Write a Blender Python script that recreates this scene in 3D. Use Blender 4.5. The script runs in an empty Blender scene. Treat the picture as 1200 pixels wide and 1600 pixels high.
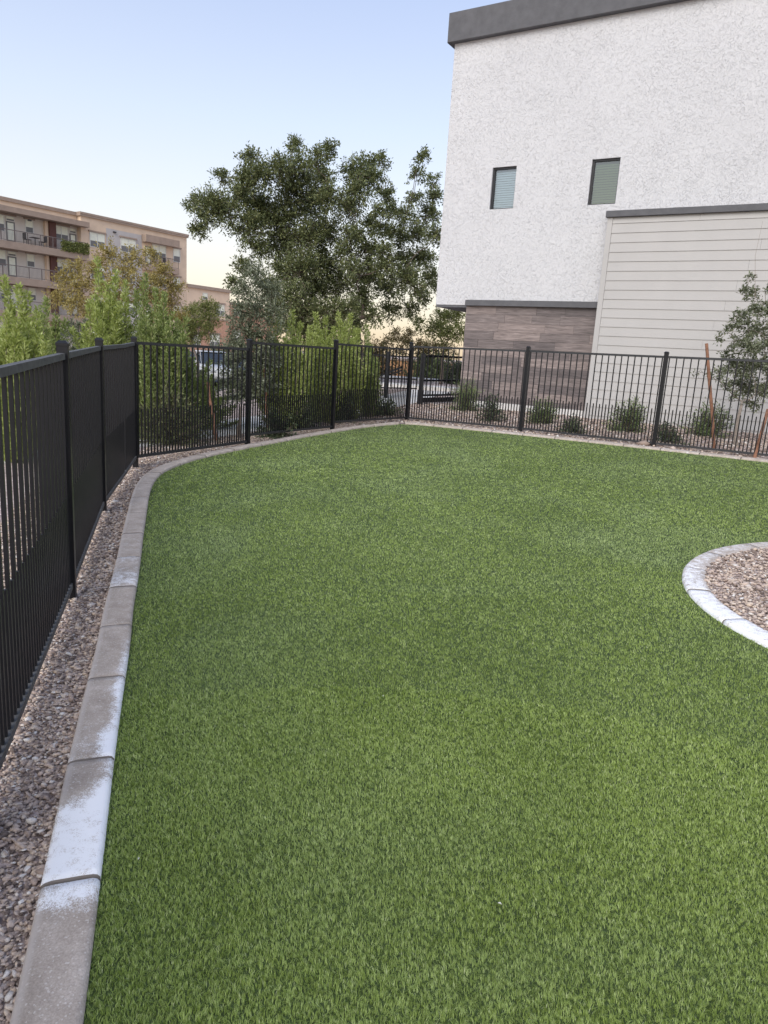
import bpy, math, random
import numpy as np
from mathutils import Vector, Matrix
from math import radians as R_, sin, cos, pi

random.seed(7)
rng = np.random.default_rng(11)
sc = bpy.context.scene
COL = sc.collection

# ------------------------------------------------------------------ camera
CAM = np.array([0.0, 0.0, 1.6855])
FPX = 1118.3
PITCH, ROLL = R_(12.334), R_(3.587)
_F = np.array([0, cos(PITCH), -sin(PITCH)])
_r = np.array([1.0, 0, 0])
_u = np.cross(_r, _F)
CR = cos(ROLL) * _r + sin(ROLL) * _u
CU = -sin(ROLL) * _r + cos(ROLL) * _u
cam_d = bpy.data.cameras.new('camera')
cam = bpy.data.objects.new('camera', cam_d)
COL.objects.link(cam)
cam_d.sensor_fit = 'HORIZONTAL'
cam_d.sensor_width = 36.0
cam_d.lens = 36.0 * FPX / 1200.0
cam_d.clip_start = 0.05
cam_d.clip_end = 3000
M3 = Matrix(((CR[0], CU[0], -_F[0]), (CR[1], CU[1], -_F[1]), (CR[2], CU[2], -_F[2])))
cam.matrix_world = Matrix.Translation(Vector(CAM)) @ M3.to_4x4()
sc.camera = cam

# ------------------------------------------------------------------ sky, sun, exposure
SKY = [(0.0, (1.0, 0.74, 0.45)), (0.09, (0.98, 0.80, 0.57)), (0.17, (0.89, 0.83, 0.75)), (0.27, (0.74, 0.77, 0.83)), (0.42, (0.53, 0.595, 0.79)), (0.9, (0.42, 0.49, 0.71))]
SKY_GAIN = 2.05
SUN_EL, SUN_AZ = R_(40.0), R_(205.0)          # azimuth clockwise from +Y (view direction)
world = bpy.data.worlds.new('World')
sc.world = world
world.use_nodes = True
wn = world.node_tree.nodes
wl = world.node_tree.links
bg = wn['Background']
sky = wn.new('ShaderNodeTexSky')
sky.sky_type = 'NISHITA'
sky.sun_disc = False
sky.sun_elevation = SUN_EL
sky.sun_rotation = SUN_AZ
sky.altitude = 300
sky.air_density = 1.0
sky.dust_density = 3.0
sky.ozone_density = 3.0
# air near the horizon is dusty and warm all the way round
tc = wn.new('ShaderNodeTexCoord')
sx = wn.new('ShaderNodeSeparateXYZ')
wl.new(tc.outputs['Generated'], sx.inputs[0])
glow = wn.new('ShaderNodeValToRGB')
el_ = glow.color_ramp.elements
while len(el_) < len(SKY): el_.new(0.5)
for e_, (p_, c_) in zip(el_, SKY):
    e_.position = p_; e_.color = (*c_, 1)
wl.new(sx.outputs['Z'], glow.inputs[0])
gain = wn.new('ShaderNodeVectorMath'); gain.operation = 'SCALE'
gain.inputs['Scale'].default_value = SKY_GAIN
wl.new(glow.outputs[0], gain.inputs[0])
mul = wn.new('ShaderNodeMix'); mul.data_type = 'RGBA'
mul.inputs[0].default_value = 0.80
wl.new(sky.outputs[0], mul.inputs[6]); wl.new(gain.outputs[0], mul.inputs[7])
wl.new(mul.outputs[2], bg.inputs[0])
bg.inputs[1].default_value = 0.15
sun_d = bpy.data.lights.new('sun', 'SUN')
sun_d.energy = 0.75
sun_d.angle = R_(48)
sun_d.color = (1.0, 0.955, 0.86)
sun = bpy.data.objects.new('sun', sun_d)
COL.objects.link(sun)
sv = Vector((sin(SUN_AZ) * cos(SUN_EL), cos(SUN_AZ) * cos(SUN_EL), sin(SUN_EL)))
sun.rotation_euler = sv.to_track_quat('Z', 'Y').to_euler()
vs = sc.view_settings
vs.view_transform = 'Standard'
vs.look = 'None'
vs.gamma = 1.0
vs.use_curve_mapping = False
vs.exposure = 1.68
sc.cycles.max_bounces = 6
sc.cycles.transparent_max_bounces = 12

# ------------------------------------------------------------------ helpers
def ray(px, py):
    return (px - 600) / FPX * CR - (py - 800) / FPX * CU + _F
def at(px, py, depth):
    """the place `depth` metres ahead that the photograph shows at (px, py)"""
    return CAM + ray(px, py) * depth
GX, GY = 0.0287971, 0.02513059
def plane(x, y):
    return GX * x + GY * y
def _level(z):
    z = np.asarray(z, float)
    hi, lo, k = 0.60, -0.25, 0.03
    z = hi - k * np.logaddexp(0, (hi - z) / k)
    z = lo + k * np.logaddexp(0, (z - lo) / k)
    return z
def _ss(t):
    t = np.clip(t, 0, 1)
    return t*t*(3-2*t)
def gz(x, y):
    # the slope levels out away from the lawn and drops towards the parking lot
    x = np.asarray(x, float); y = np.asarray(y, float)
    return _level(plane(x, y)) - 0.66*_ss((y-17)/7)*_ss((-2.6-x)/3)
def onplane(px, py, off=0.0):
    d = ray(px, py)
    t = (off - CAM[2]) / (d[2] - GX * d[0] - GY * d[1])
    return CAM + t * d

ORG = {}
def org(o):
    return ORG.get(o.name, np.zeros(3)) if o else np.zeros(3)

def tag(o, label=None, cat=None, group=None, kind=None):
    if label: o['label'] = label
    if cat: o['category'] = cat
    if group: o['group'] = group
    if kind: o['kind'] = kind
    return o

def empty(name, loc, label=None, cat=None, group=None, kind=None):
    o = bpy.data.objects.new(name, None)
    o.empty_display_size = 0.2
    COL.objects.link(o)
    o.location = [float(v) for v in loc]
    ORG[o.name] = np.array(loc, float)
    return tag(o, label, cat, group, kind)

def np_mesh(name, V, F, mat=None, smooth=False):
    V = np.asarray(V, np.float32)
    F = np.asarray(F, np.int32)
    me = bpy.data.meshes.new(name)
    me.vertices.add(len(V))
    me.vertices.foreach_set('co', V.ravel())
    k = F.shape[1]
    me.loops.add(F.size)
    me.loops.foreach_set('vertex_index', F.ravel())
    me.polygons.add(len(F))
    me.polygons.foreach_set('loop_start', np.arange(0, F.size, k, dtype=np.int32))
    me.polygons.foreach_set('loop_total', np.full(len(F), k, np.int32))
    if smooth:
        me.polygons.foreach_set('use_smooth', np.ones(len(F), bool))
    me.update(calc_edges=True)
    if mat: me.materials.append(mat)
    return me

def link(name, me, parent=None, loc=None):
    o = bpy.data.objects.new(name, me)
    COL.objects.link(o)
    if parent: o.parent = parent
    if loc is not None: o.location = [float(v) for v in loc]
    return o

class MB:
    """collects shapes in place coordinates; build() links them as one mesh object"""
    def __init__(self, tf=None):
        self.v = []; self.f = []; self.tf = tf
    def add(self, vs, fs):
        n = len(self.v)
        if self.tf: vs = [self.tf(*p) for p in vs]
        self.v.extend([tuple(float(c) for c in p) for p in vs])
        self.f.extend([tuple(i + n for i in f) for f in fs])
        return self
    def box(self, x0, x1, y0, y1, z0, z1):
        return self.add([(x0,y0,z0),(x1,y0,z0),(x1,y1,z0),(x0,y1,z0),(x0,y0,z1),(x1,y0,z1),(x1,y1,z1),(x0,y1,z1)],
            [(3,2,1,0),(4,5,6,7),(0,1,5,4),(1,2,6,5),(2,3,7,6),(3,0,4,7)])
    def bbox(self, x0, x1, y0, y1, z0, z1, b):
        """box with chamfered edges on the y0 (front) side"""
        return self.add([(x0,y0+b,z0),(x1,y0+b,z0),(x1,y1,z0),(x0,y1,z0),(x0,y0+b,z1),(x1,y0+b,z1),(x1,y1,z1),(x0,y1,z1),
                         (x0+b,y0,z0+b),(x1-b,y0,z0+b),(x1-b,y0,z1-b),(x0+b,y0,z1-b)],
            [(3,2,1,0),(4,5,6,7),(1,2,6,5),(2,3,7,6),(3,0,4,7),(8,9,10,11),(0,1,9,8),(1,5,10,9),(5,4,11,10),(4,0,8,11)])
    def beam(self, p, q, w, h, up=(0,0,1)):
        """rectangular bar from p to q; h measured along up"""
        p = np.array(p, float); q = np.array(q, float); up = np.array(up, float)
        d = q - p; d /= np.linalg.norm(d)
        s = np.cross(d, up); s /= np.linalg.norm(s)
        s = s * w / 2; t = up * h / 2
        vs = [p-s-t, p+s-t, p+s+t, p-s+t, q-s-t, q+s-t, q+s+t, q-s+t]
        return self.add(vs, [(0,1,2,3),(7,6,5,4),(1,0,4,5),(2,1,5,6),(3,2,6,7),(0,3,7,4)])
    def tube(self, pts, rad, n=6, cap=True):
        pts = [np.array(p, float) for p in pts]
        if not hasattr(rad, '__len__'): rad = [rad] * len(pts)
        vs = []; fs = []
        ref = np.array([0.31, 0.95, 0.05])
        for i, p in enumerate(pts):
            d = pts[min(i+1, len(pts)-1)] - pts[max(i-1, 0)]
            d /= (np.linalg.norm(d) + 1e-9)
            a = np.cross(d, ref); la = np.linalg.norm(a)
            if la < 0.05: a = np.cross(d, [1,0,0.2]); la = np.linalg.norm(a)
            a /= la; b = np.cross(d, a)
            for k in range(n):
                t = 2*pi*k/n
                vs.append(p + rad[i]*(cos(t)*a + sin(t)*b))
        for i in range(len(pts)-1):
            for k in range(n):
                fs.append((i*n+k, i*n+(k+1)%n, (i+1)*n+(k+1)%n, (i+1)*n+k))
        if cap:
            fs.append(tuple(range(n))[::-1]); fs.append(tuple((len(pts)-1)*n+k for k in range(n)))
        return self.add(vs, fs)
    def build(self, name, mat, parent=None, smooth=False):
        o0 = org(parent)
        me = bpy.data.meshes.new(name)
        me.from_pydata([(a-o0[0], b-o0[1], c-o0[2]) for a, b, c in self.v], [], self.f)
        me.materials.append(mat)
        if smooth:
            me.polygons.foreach_set('use_smooth', np.ones(len(me.polygons), bool))
        me.update()
        o = link(name, me, parent)
        ORG[o.name] = o0
        return o

# ------------------------------------------------------------------ materials
def new_mat(name):
    m = bpy.data.materials.new(name)
    m.use_nodes = True
    nt = m.node_tree
    b = nt.nodes['Principled BSDF']
    return m, nt, b
def N(nt, t, **kw):
    n = nt.nodes.new(t)
    for k, v in kw.items():
        if k in n.inputs: n.inputs[k].default_value = v
        else: setattr(n, k, v)
    return n
def ramp(nt, fac, stops):
    r = nt.nodes.new('ShaderNodeValToRGB')
    el = r.color_ramp.elements
    while len(el) < len(stops): el.new(0.5)
    for e, (p, c) in zip(el, stops):
        e.position = p
        e.color = (c[0], c[1], c[2], 1) if hasattr(c, '__len__') else (c, c, c, 1)
    nt.links.new(fac, r.inputs[0])
    return r
def mixc(nt, fac, a, b, blend='MIX'):
    m = nt.nodes.new('ShaderNodeMix'); m.data_type = 'RGBA'; m.blend_type = blend
    for i, v in ((0, fac), (6, a), (7, b)):
        if hasattr(v, 'is_linked') or isinstance(v, bpy.types.NodeSocket): nt.links.new(v, m.inputs[i])
        elif hasattr(v, '__len__'): m.inputs[i].default_value = (v[0], v[1], v[2], 1)
        else: m.inputs[i].default_value = v
    return m.outputs[2]
def bump(nt, b, h, strength=0.3, dist=0.01):
    bp = N(nt, 'ShaderNodeBump', Strength=strength, Distance=dist)
    nt.links.new(h, bp.inputs['Height'])
    nt.links.new(bp.outputs[0], b.inputs['Normal'])
    return bp
def gcoord(nt, scale=(1,1,1)):
    g = N(nt, 'ShaderNodeNewGeometry')
    m = N(nt, 'ShaderNodeMapping'); m.inputs['Scale'].default_value = scale
    nt.links.new(g.outputs['Position'], m.inputs[0])
    return m.outputs[0]
def noise(nt, co, scale, detail=4, rough=0.55, dist=0.0):
    n = N(nt, 'ShaderNodeTexNoise', Scale=scale, Detail=detail, Roughness=rough, Distortion=dist)
    nt.links.new(co, n.inputs['Vector'])
    return n.outputs['Fac']

def plain(name, col, rough=0.6, var=0.12, scale=6, metal=0.0, bmp=0.0, bscale=60, spec=0.5):
    m, nt, b = new_mat(name)
    co = gcoord(nt)
    f = noise(nt, co, scale, 5)
    lo = [c*(1-var) for c in col]; hi = [min(1, c*(1+var)) for c in col]
    nt.links.new(ramp(nt, f, [(0.3, lo), (0.7, hi)]).outputs[0], b.inputs['Base Color'])
    b.inputs['Roughness'].default_value = rough
    b.inputs['Metallic'].default_value = metal
    b.inputs['Specular IOR Level'].default_value = spec
    if bmp: bump(nt, b, noise(nt, co, bscale, 4), bmp, 0.01)
    return m

def leaf_mat(name, c0, c1, c2=None, trans=0.35):
    m, nt, b = new_mat(name)
    g = N(nt, 'ShaderNodeNewGeometry')
    st = [(0.0, c0), (1.0, c1)] if c2 is None else [(0.0, c0), (0.65, c1), (1.0, c2)]
    r = ramp(nt, g.outputs['Random Per Island'], st)
    nt.links.new(r.outputs[0], b.inputs['Base Color'])
    b.inputs['Roughness'].default_value = 0.55
    b.inputs['Specular IOR Level'].default_value = 0.3
    tr = N(nt, 'ShaderNodeBsdfTranslucent')
    tc = mixc(nt, 1.0, r.outputs[0], (1.15, 1.15, 0.85), 'MULTIPLY')
    nt.links.new(tc, tr.inputs[0])
    mx = N(nt, 'ShaderNodeMixShader'); mx.inputs[0].default_value = trans
    nt.links.new(b.outputs[0], mx.inputs[1]); nt.links.new(tr.outputs[0], mx.inputs[2])
    nt.links.new(mx.outputs[0], nt.nodes['Material Output'].inputs[0])
    return m

M = {}
M['black'] = plain('black_powder_coat', (0.008, 0.0085, 0.011), 0.36, 0.15, 9, spec=0.4)
def stucco():
    m, nt, b = new_mat('white_lace_stucco')
    co = gcoord(nt)
    warp = N(nt, 'ShaderNodeTexNoise', Scale=2.2, Detail=3.0, Roughness=0.5)
    nt.links.new(co, warp.inputs['Vector'])
    sub = N(nt, 'ShaderNodeVectorMath', operation='MULTIPLY_ADD')
    nt.links.new(warp.outputs['Color'], sub.inputs[0]); sub.inputs[1].default_value = (0.12, 0.12, 0.12)
    nt.links.new(co, sub.inputs[2])
    n1 = noise(nt, sub.outputs[0], 12.0, 7, 0.68, 0.5)
    pl = ramp(nt, n1, [(0.43, 0.0), (0.46, 0.6), (0.56, 0.66), (0.585, 1.0)]).outputs[0]
    n2 = noise(nt, co, 55, 4, 0.6)
    # some areas were trowelled flatter than others
    mk = ramp(nt, noise(nt, co, 1.6, 3), [(0.35, 0.6), (0.65, 1.0)]).outputs[0]
    pm = N(nt, 'ShaderNodeMath', operation='MULTIPLY'); nt.links.new(pl, pm.inputs[0]); nt.links.new(mk, pm.inputs[1]); pl = pm.outputs[0]
    hm = N(nt, 'ShaderNodeMath', operation='MULTIPLY_ADD'); hm.inputs[1].default_value = 0.5
    nt.links.new(n2, hm.inputs[0]); nt.links.new(pl, hm.inputs[2])
    big = noise(nt, co, 0.7, 4)
    nt.links.new(ramp(nt, big, [(0.3, (0.58, 0.58, 0.592)), (0.7, (0.61, 0.61, 0.622))]).outputs[0], b.inputs['Base Color'])
    b.inputs['Roughness'].default_value = 0.85
    bump(nt, b, hm.outputs[0], 0.8, 0.015)
    return m
M['stucco'] = stucco()
M['grey_trim'] = plain('grey_trim_stucco', (0.105, 0.105, 0.112), 0.85, 0.14, 5, bmp=0.4, bscale=70)
M['siding'] = plain('pale_fibre_cement', (0.43, 0.418, 0.405), 0.7, 0.03, 2.0, bmp=0.05, bscale=30)
def plank_mat():
    m, nt, b = new_mat('weathered_wood_tile')
    oi = N(nt, 'ShaderNodeObjectInfo')
    g = N(nt, 'ShaderNodeTexCoord')
    mp = N(nt, 'ShaderNodeMapping'); mp.inputs['Scale'].default_value = (1.2, 1.2, 16)
    # grain runs along the tile, so stretch the noise along the wall
    nt.links.new(g.outputs['Object'], mp.inputs[0])
    off = N(nt, 'ShaderNodeVectorMath', operation='ADD')
    sc_ = N(nt, 'ShaderNodeMath', operation='MULTIPLY'); sc_.inputs[1].default_value = 37.0
    nt.links.new(oi.outputs['Random'], sc_.inputs[0])
    nt.links.new(mp.outputs[0], off.inputs[0]); nt.links.new(sc_.outputs[0], off.inputs[1])
    n1 = noise(nt, off.outputs[0], 2.2, 8, 0.65, 0.5)
    c = ramp(nt, n1, [(0.28, (0.075, 0.064, 0.062)), (0.45, (0.15, 0.127, 0.122)), (0.58, (0.205, 0.175, 0.168)), (0.75, (0.30, 0.265, 0.255))]).outputs[0]
    tone = ramp(nt, oi.outputs['Random'], [(0.0, (0.60, 0.59, 0.61)), (0.5, (0.98, 0.95, 0.94)), (1.0, (1.40, 1.33, 1.28))]).outputs[0]
    nt.links.new(mixc(nt, 1.0, c, tone, 'MULTIPLY'), b.inputs['Base Color'])
    b.inputs['Roughness'].default_value = 0.65
    bump(nt, b, n1, 0.25, 0.006)
    return m
M['plank'] = plank_mat()
M['grout'] = plain('dark_grout', (0.06, 0.052, 0.05), 0.9)
M['concrete'] = plain('pale_concrete', (0.60, 0.585, 0.565), 0.85, 0.12, 3, bmp=0.2, bscale=120)
M['frame'] = plain('black_window_frame', (0.012, 0.012, 0.015), 0.4, 0.05)
def glass(name, tint=(0.9, 0.95, 0.97), alpha=0.55):
    m, nt, b = new_mat(name)
    out = nt.nodes['Material Output']
    nt.nodes.remove(b)
    t = N(nt, 'ShaderNodeBsdfTransparent'); t.inputs[0].default_value = (*tint, 1)
    gl = N(nt, 'ShaderNodeBsdfGlossy'); gl.inputs['Roughness'].default_value = 0.03
    fr = N(nt, 'ShaderNodeFresnel', IOR=1.5)
    mx = N(nt, 'ShaderNodeMath', operation='MULTIPLY_ADD'); mx.inputs[1].default_value = 1.5; mx.inputs[2].default_value = alpha
    nt.links.new(fr.outputs[0], mx.inputs[0])
    ms = N(nt, 'ShaderNodeMixShader')
    nt.links.new(mx.outputs[0], ms.inputs[0]); nt.links.new(t.outputs[0], ms.inputs[1]); nt.links.new(gl.outputs[0], ms.inputs[2])
    nt.links.new(ms.outputs[0], out.inputs[0])
    return m
M['glass'] = glass('window_glass', (0.85, 0.9, 0.92), 0.12)
M['blind_blue'] = plain('pale_blue_blind', (0.58, 0.68, 0.72), 0.6, 0.03)
M['blind_green_reflection'] = plain('blind_painted_reflection', (0.15, 0.21, 0.075), 0.6, 0.12, 1.3)  # green tree reflection in this window's glass, painted onto its slats
M['interior'] = plain('dim_room', (0.08, 0.08, 0.08), 0.9)

def ground_mat():
    m, nt, b = new_mat('desert_gravel_ground')
    co = gcoord(nt)
    v = N(nt, 'ShaderNodeTexVoronoi', Scale=38.0); nt.links.new(co, v.inputs['Vector'])
    wn_ = N(nt, 'ShaderNodeTexWhiteNoise'); nt.links.new(v.outputs['Color'], wn_.inputs['Vector'])
    c = ramp(nt, wn_.outputs['Value'], [(0.0, (0.20, 0.155, 0.14)), (0.35, (0.38, 0.30, 0.265)), (0.7, (0.52, 0.42, 0.38)), (1.0, (0.64, 0.57, 0.52))]).outputs[0]
    big = noise(nt, co, 0.9, 4)
    tone = ramp(nt, big, [(0.3, (0.85, 0.85, 0.86)), (0.7, (1.1, 1.07, 1.05))]).outputs[0]
    nt.links.new(mixc(nt, 1.0, c, tone, 'MULTIPLY'), b.inputs['Base Color'])
    b.inputs['Roughness'].default_value = 0.9
    bump(nt, b, v.outputs['Distance'], 0.7, -0.015)
    return m
M['ground'] = ground_mat()
def pebble_mat():
    m, nt, b = new_mat('mixed_pebbles')
    g = N(nt, 'ShaderNodeNewGeometry')
    c = ramp(nt, g.outputs['Random Per Island'], [(0.0, (0.13, 0.098, 0.082)), (0.2, (0.29, 0.222, 0.187)), (0.45, (0.46, 0.36, 0.30)), (0.66, (0.56, 0.455, 0.385)), (0.83, (0.58, 0.46, 0.35)), (0.94, (0.64, 0.57, 0.51)), (1.0, (0.76, 0.73, 0.69))]).outputs[0]
    f = noise(nt, gcoord(nt), 140, 3)
    sp = ramp(nt, f, [(0.35, 0.82), (0.7, 1.12)]).outputs[0]
    nt.links.new(mixc(nt, 1.0, c, sp, 'MULTIPLY'), b.inputs['Base Color'])
    b.inputs['Roughness'].default_value = 0.75
    b.inputs['Specular IOR Level'].default_value = 0.35
    return m
M['pebble'] = pebble_mat()
def kerb_mat():
    m, nt, b = new_mat('stained_kerb_concrete')
    co = gcoord(nt)
    base = ramp(nt, noise(nt, co, 9, 6, 0.6), [(0.3, (0.34, 0.285, 0.235)), (0.55, (0.44, 0.375, 0.32)), (0.75, (0.54, 0.47, 0.41))]).outputs[0]
    mott = ramp(nt, noise(nt, co, 160, 3, 0.7), [(0.35, 0.8), (0.65, 1.12)]).outputs[0]
    base = mixc(nt, 1.0, base, mott, 'MULTIPLY')
    at_ = N(nt, 'ShaderNodeAttribute', attribute_name='salt')
    edge = N(nt, 'ShaderNodeAttribute', attribute_name='rim')
    vs_ = N(nt, 'ShaderNodeTexVoronoi', Scale=210.0); nt.links.new(co, vs_.inputs['Vector'])
    ws_ = N(nt, 'ShaderNodeTexWhiteNoise'); nt.links.new(vs_.outputs['Color'], ws_.inputs['Vector'])
    fl_ = ramp(nt, ws_.outputs['Value'], [(0.955, 0.0), (0.97, 0.75)]).outputs[0]
    base = mixc(nt, fl_, base, (0.60, 0.55, 0.50))
    dk_ = ramp(nt, noise(nt, co, 30, 5, 0.7), [(0.28, 0.6), (0.36, 0.0)]).outputs[0]
    base = mixc(nt, dk_, base, (0.20, 0.17, 0.15))
    base = mixc(nt, edge.outputs['Fac'], base, (0.50, 0.45, 0.41))
    sp = noise(nt, co, 130, 4, 0.75)
    pt = noise(nt, co, 22, 5, 0.65)
    vo = N(nt, 'ShaderNodeTexVoronoi', Scale=330.0); nt.links.new(co, vo.inputs['Vector'])
    wh = N(nt, 'ShaderNodeTexWhiteNoise'); nt.links.new(vo.outputs['Color'], wh.inputs['Vector'])
    th = N(nt, 'ShaderNodeMath', operation='MULTIPLY_ADD'); th.inputs[1].default_value = 0.32   # single grains
    nt.links.new(wh.outputs['Value'], th.inputs[0]); nt.links.new(pt, th.inputs[2])
    ad = N(nt, 'ShaderNodeMath', operation='ADD'); nt.links.new(th.outputs[0], ad.inputs[0]); nt.links.new(at_.outputs['Fac'], ad.inputs[1])
    mr = N(nt, 'ShaderNodeMapRange'); mr.inputs['From Min'].default_value = 0.90; mr.inputs['From Max'].default_value = 1.20
    nt.links.new(ad.outputs[0], mr.inputs[0])
    nt.links.new(mixc(nt, mr.outputs[0], base, (0.86, 0.865, 0.88)), b.inputs['Base Color'])
    b.inputs['Roughness'].default_value = 0.9
    h = N(nt, 'ShaderNodeMath', operation='MULTIPLY_ADD'); h.inputs[1].default_value = 0.6
    nt.links.new(mr.outputs[0], h.inputs[0]); nt.links.new(sp, h.inputs[2])
    bump(nt, b, h.outputs[0], 0.45, 0.004)
    return m
M['kerb'] = kerb_mat()
M['kerb_foot'] = plain('kerb_joint_mortar', (0.19, 0.165, 0.145), 0.95)
M['turf_base'] = plain('turf_backing', (0.042, 0.066, 0.018), 0.95, 0.3, 40)
def turf_mat():
    m, nt, b = new_mat('turf_fibres')
    g = N(nt, 'ShaderNodeNewGeometry')
    c = ramp(nt, g.outputs['Random Per Island'], [(0.0, (0.205, 0.285, 0.056)), (0.45, (0.29, 0.39, 0.09)), (0.8, (0.375, 0.48, 0.135)), (0.95, (0.45, 0.54, 0.21)), (1.0, (0.53, 0.58, 0.32))]).outputs[0]
    co = gcoord(nt)
    big = noise(nt, co, 1.1, 5, 0.65)
    tone = ramp(nt, big, [(0.3, (0.84, 0.86, 0.82)), (0.7, (1.16, 1.14, 1.22))]).outputs[0]
    col = mixc(nt, 1.0, c, tone, 'MULTIPLY')
    # dusty, flattened patches
    pat = ramp(nt, noise(nt, co, 0.55, 3, 0.5, 0.8), [(0.48, 0.0), (0.70, 0.38)]).outputs[0]
    col = mixc(nt, pat, col, (0.42, 0.52, 0.26))
    nt.links.new(col, b.inputs['Base Color'])
    b.inputs['Roughness'].default_value = 0.42
    b.inputs['Specular IOR Level'].default_value = 0.45
    tr = N(nt, 'ShaderNodeBsdfTranslucent'); nt.links.new(col, tr.inputs[0])
    mx = N(nt, 'ShaderNodeMixShader'); mx.inputs[0].default_value = 0.25
    nt.links.new(b.outputs[0], mx.inputs[1]); nt.links.new(tr.outputs[0], mx.inputs[2])
    nt.links.new(mx.outputs[0], nt.nodes['Material Output'].inputs[0])
    return m
M['turf'] = turf_mat()
M['asphalt'] = plain('asphalt', (0.06, 0.06, 0.065), 0.85, 0.15, 2, bmp=0.3, bscale=150)
M['paint'] = plain('road_paint', (0.7, 0.7, 0.68), 0.7, 0.1)
M['apt_tan'] = plain('tan_stucco', (0.67, 0.52, 0.385), 0.9, 0.08, 1.2, bmp=0.2, bscale=20)
M['apt_grey'] = plain('grey_stucco', (0.48, 0.45, 0.43), 0.9, 0.06, 1.2)
M['apt_beige'] = plain('beige_stucco', (0.64, 0.585, 0.52), 0.9, 0.06, 1.2)
M['apt_trim'] = plain('brown_trim', (0.34, 0.26, 0.205), 0.85, 0.1, 2)
M['apt_wing'] = plain('peach_stucco', (0.7, 0.54, 0.4), 0.9, 0.06, 1.2)
M['rust'] = plain('rust_panel', (0.10, 0.038, 0.028), 0.7, 0.15)
M['brick'] = plain('red_brick', (0.5, 0.29, 0.2), 0.9, 0.25, 9)
M['white_frame'] = plain('white_vinyl_frame', (0.62, 0.62, 0.58), 0.5, 0.03)
M['cream_pane'] = plain('cream_pane_sky_tint', (0.78, 0.79, 0.66), 0.5, 0.06)  # blinds and the cream sky's reflection painted into the pane colour
M['screen'] = plain('window_screen', (0.15, 0.15, 0.15), 0.5, 0.1)
M['black_rail'] = plain('dusty_black_rail', (0.022, 0.023, 0.026), 0.5, 0.3, 25, spec=0.6)
M['dusty_rail'] = plain('dust_greyed_rail', (0.075, 0.075, 0.075), 0.7, 0.35, 30)
M['rail'] = plain('bronze_railing', (0.16, 0.13, 0.12), 0.5)
M['dark'] = plain('dark_furniture', (0.03, 0.03, 0.035), 0.6)
M['bark'] = plain('grey_bark', (0.13, 0.10, 0.08), 0.95, 0.3, 30, bmp=0.6, bscale=60)
M['bark_pale'] = plain('pale_bark', (0.24, 0.20, 0.165), 0.95, 0.25, 30, bmp=0.5, bscale=60)
M['stake'] = plain('rusty_stake', (0.22, 0.105, 0.06), 0.8, 0.3, 14, bmp=0.3, bscale=60)
M['orange_wall'] = plain('orange_plaster', (0.475, 0.264, 0.130), 0.9)
M['leaf_dark'] = leaf_mat('dark_oak_leaves', (0.08, 0.1, 0.045), (0.155, 0.18, 0.078), (0.27, 0.285, 0.125), 0.25)
M['leaf_lime'] = leaf_mat('lime_leaves', (0.23, 0.285, 0.07), (0.38, 0.44, 0.14), (0.55, 0.60, 0.27))
M['leaf_green'] = leaf_mat('green_leaves', (0.16, 0.21, 0.065), (0.275, 0.335, 0.12), (0.42, 0.46, 0.21))
M['leaf_grey'] = leaf_mat('grey_green_leaves', (0.104, 0.125, 0.081), (0.195, 0.219, 0.144), (0.312, 0.325, 0.237), 0.25)
M['leaf_gold'] = leaf_mat('golden_leaves', (0.213, 0.175, 0.062), (0.400, 0.325, 0.112), (0.525, 0.450, 0.200))
M['leaf_olive'] = leaf_mat('olive_leaves', (0.076, 0.090, 0.050), (0.159, 0.179, 0.108), (0.276, 0.297, 0.202), 0.25)
M['leaf_low'] = leaf_mat('low_shrub_leaves', (0.085, 0.13, 0.05), (0.17, 0.23, 0.095), (0.3, 0.35, 0.17), 0.25)
M['leaf_blackish'] = leaf_mat('dusky_shrub_leaves', (0.05, 0.072, 0.045), (0.1, 0.135, 0.075), (0.19, 0.215, 0.12), 0.2)
M['leaf_pv'] = leaf_mat('palo_verde_leaves', (0.12, 0.14, 0.045), (0.23, 0.255, 0.085), (0.36, 0.37, 0.15))
M['leaf_rust'] = leaf_mat('rusty_shrub_leaves', (0.11, 0.075, 0.03), (0.19, 0.14, 0.06), (0.17, 0.19, 0.08))
M['ivy'] = leaf_mat('ivy_leaves', (0.11, 0.14, 0.035), (0.22, 0.25, 0.08), (0.32, 0.33, 0.13))
M['car_silver'] = plain('silver_paint', (0.45, 0.47, 0.50), 0.25, 0.02, metal=0.5)
M['car_blue'] = plain('dark_blue_paint', (0.03, 0.045, 0.08), 0.2, 0.02, metal=0.3)
M['car_white'] = plain('white_paint', (0.70, 0.71, 0.72), 0.25, 0.02)
M['car_glass'] = plain('tinted_glass', (0.03, 0.04, 0.05), 0.06, 0.02)
M['rubber'] = plain('rubber', (0.02, 0.02, 0.02), 0.8)
M['alloy'] = plain('alloy_rim', (0.4, 0.4, 0.42), 0.35, 0.05, metal=0.8)
M['red_lamp'] = plain('red_tail_lamp', (0.35, 0.02, 0.02), 0.3)
M['clear_lamp'] = plain('clear_head_lamp', (0.6, 0.62, 0.65), 0.15)

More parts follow.
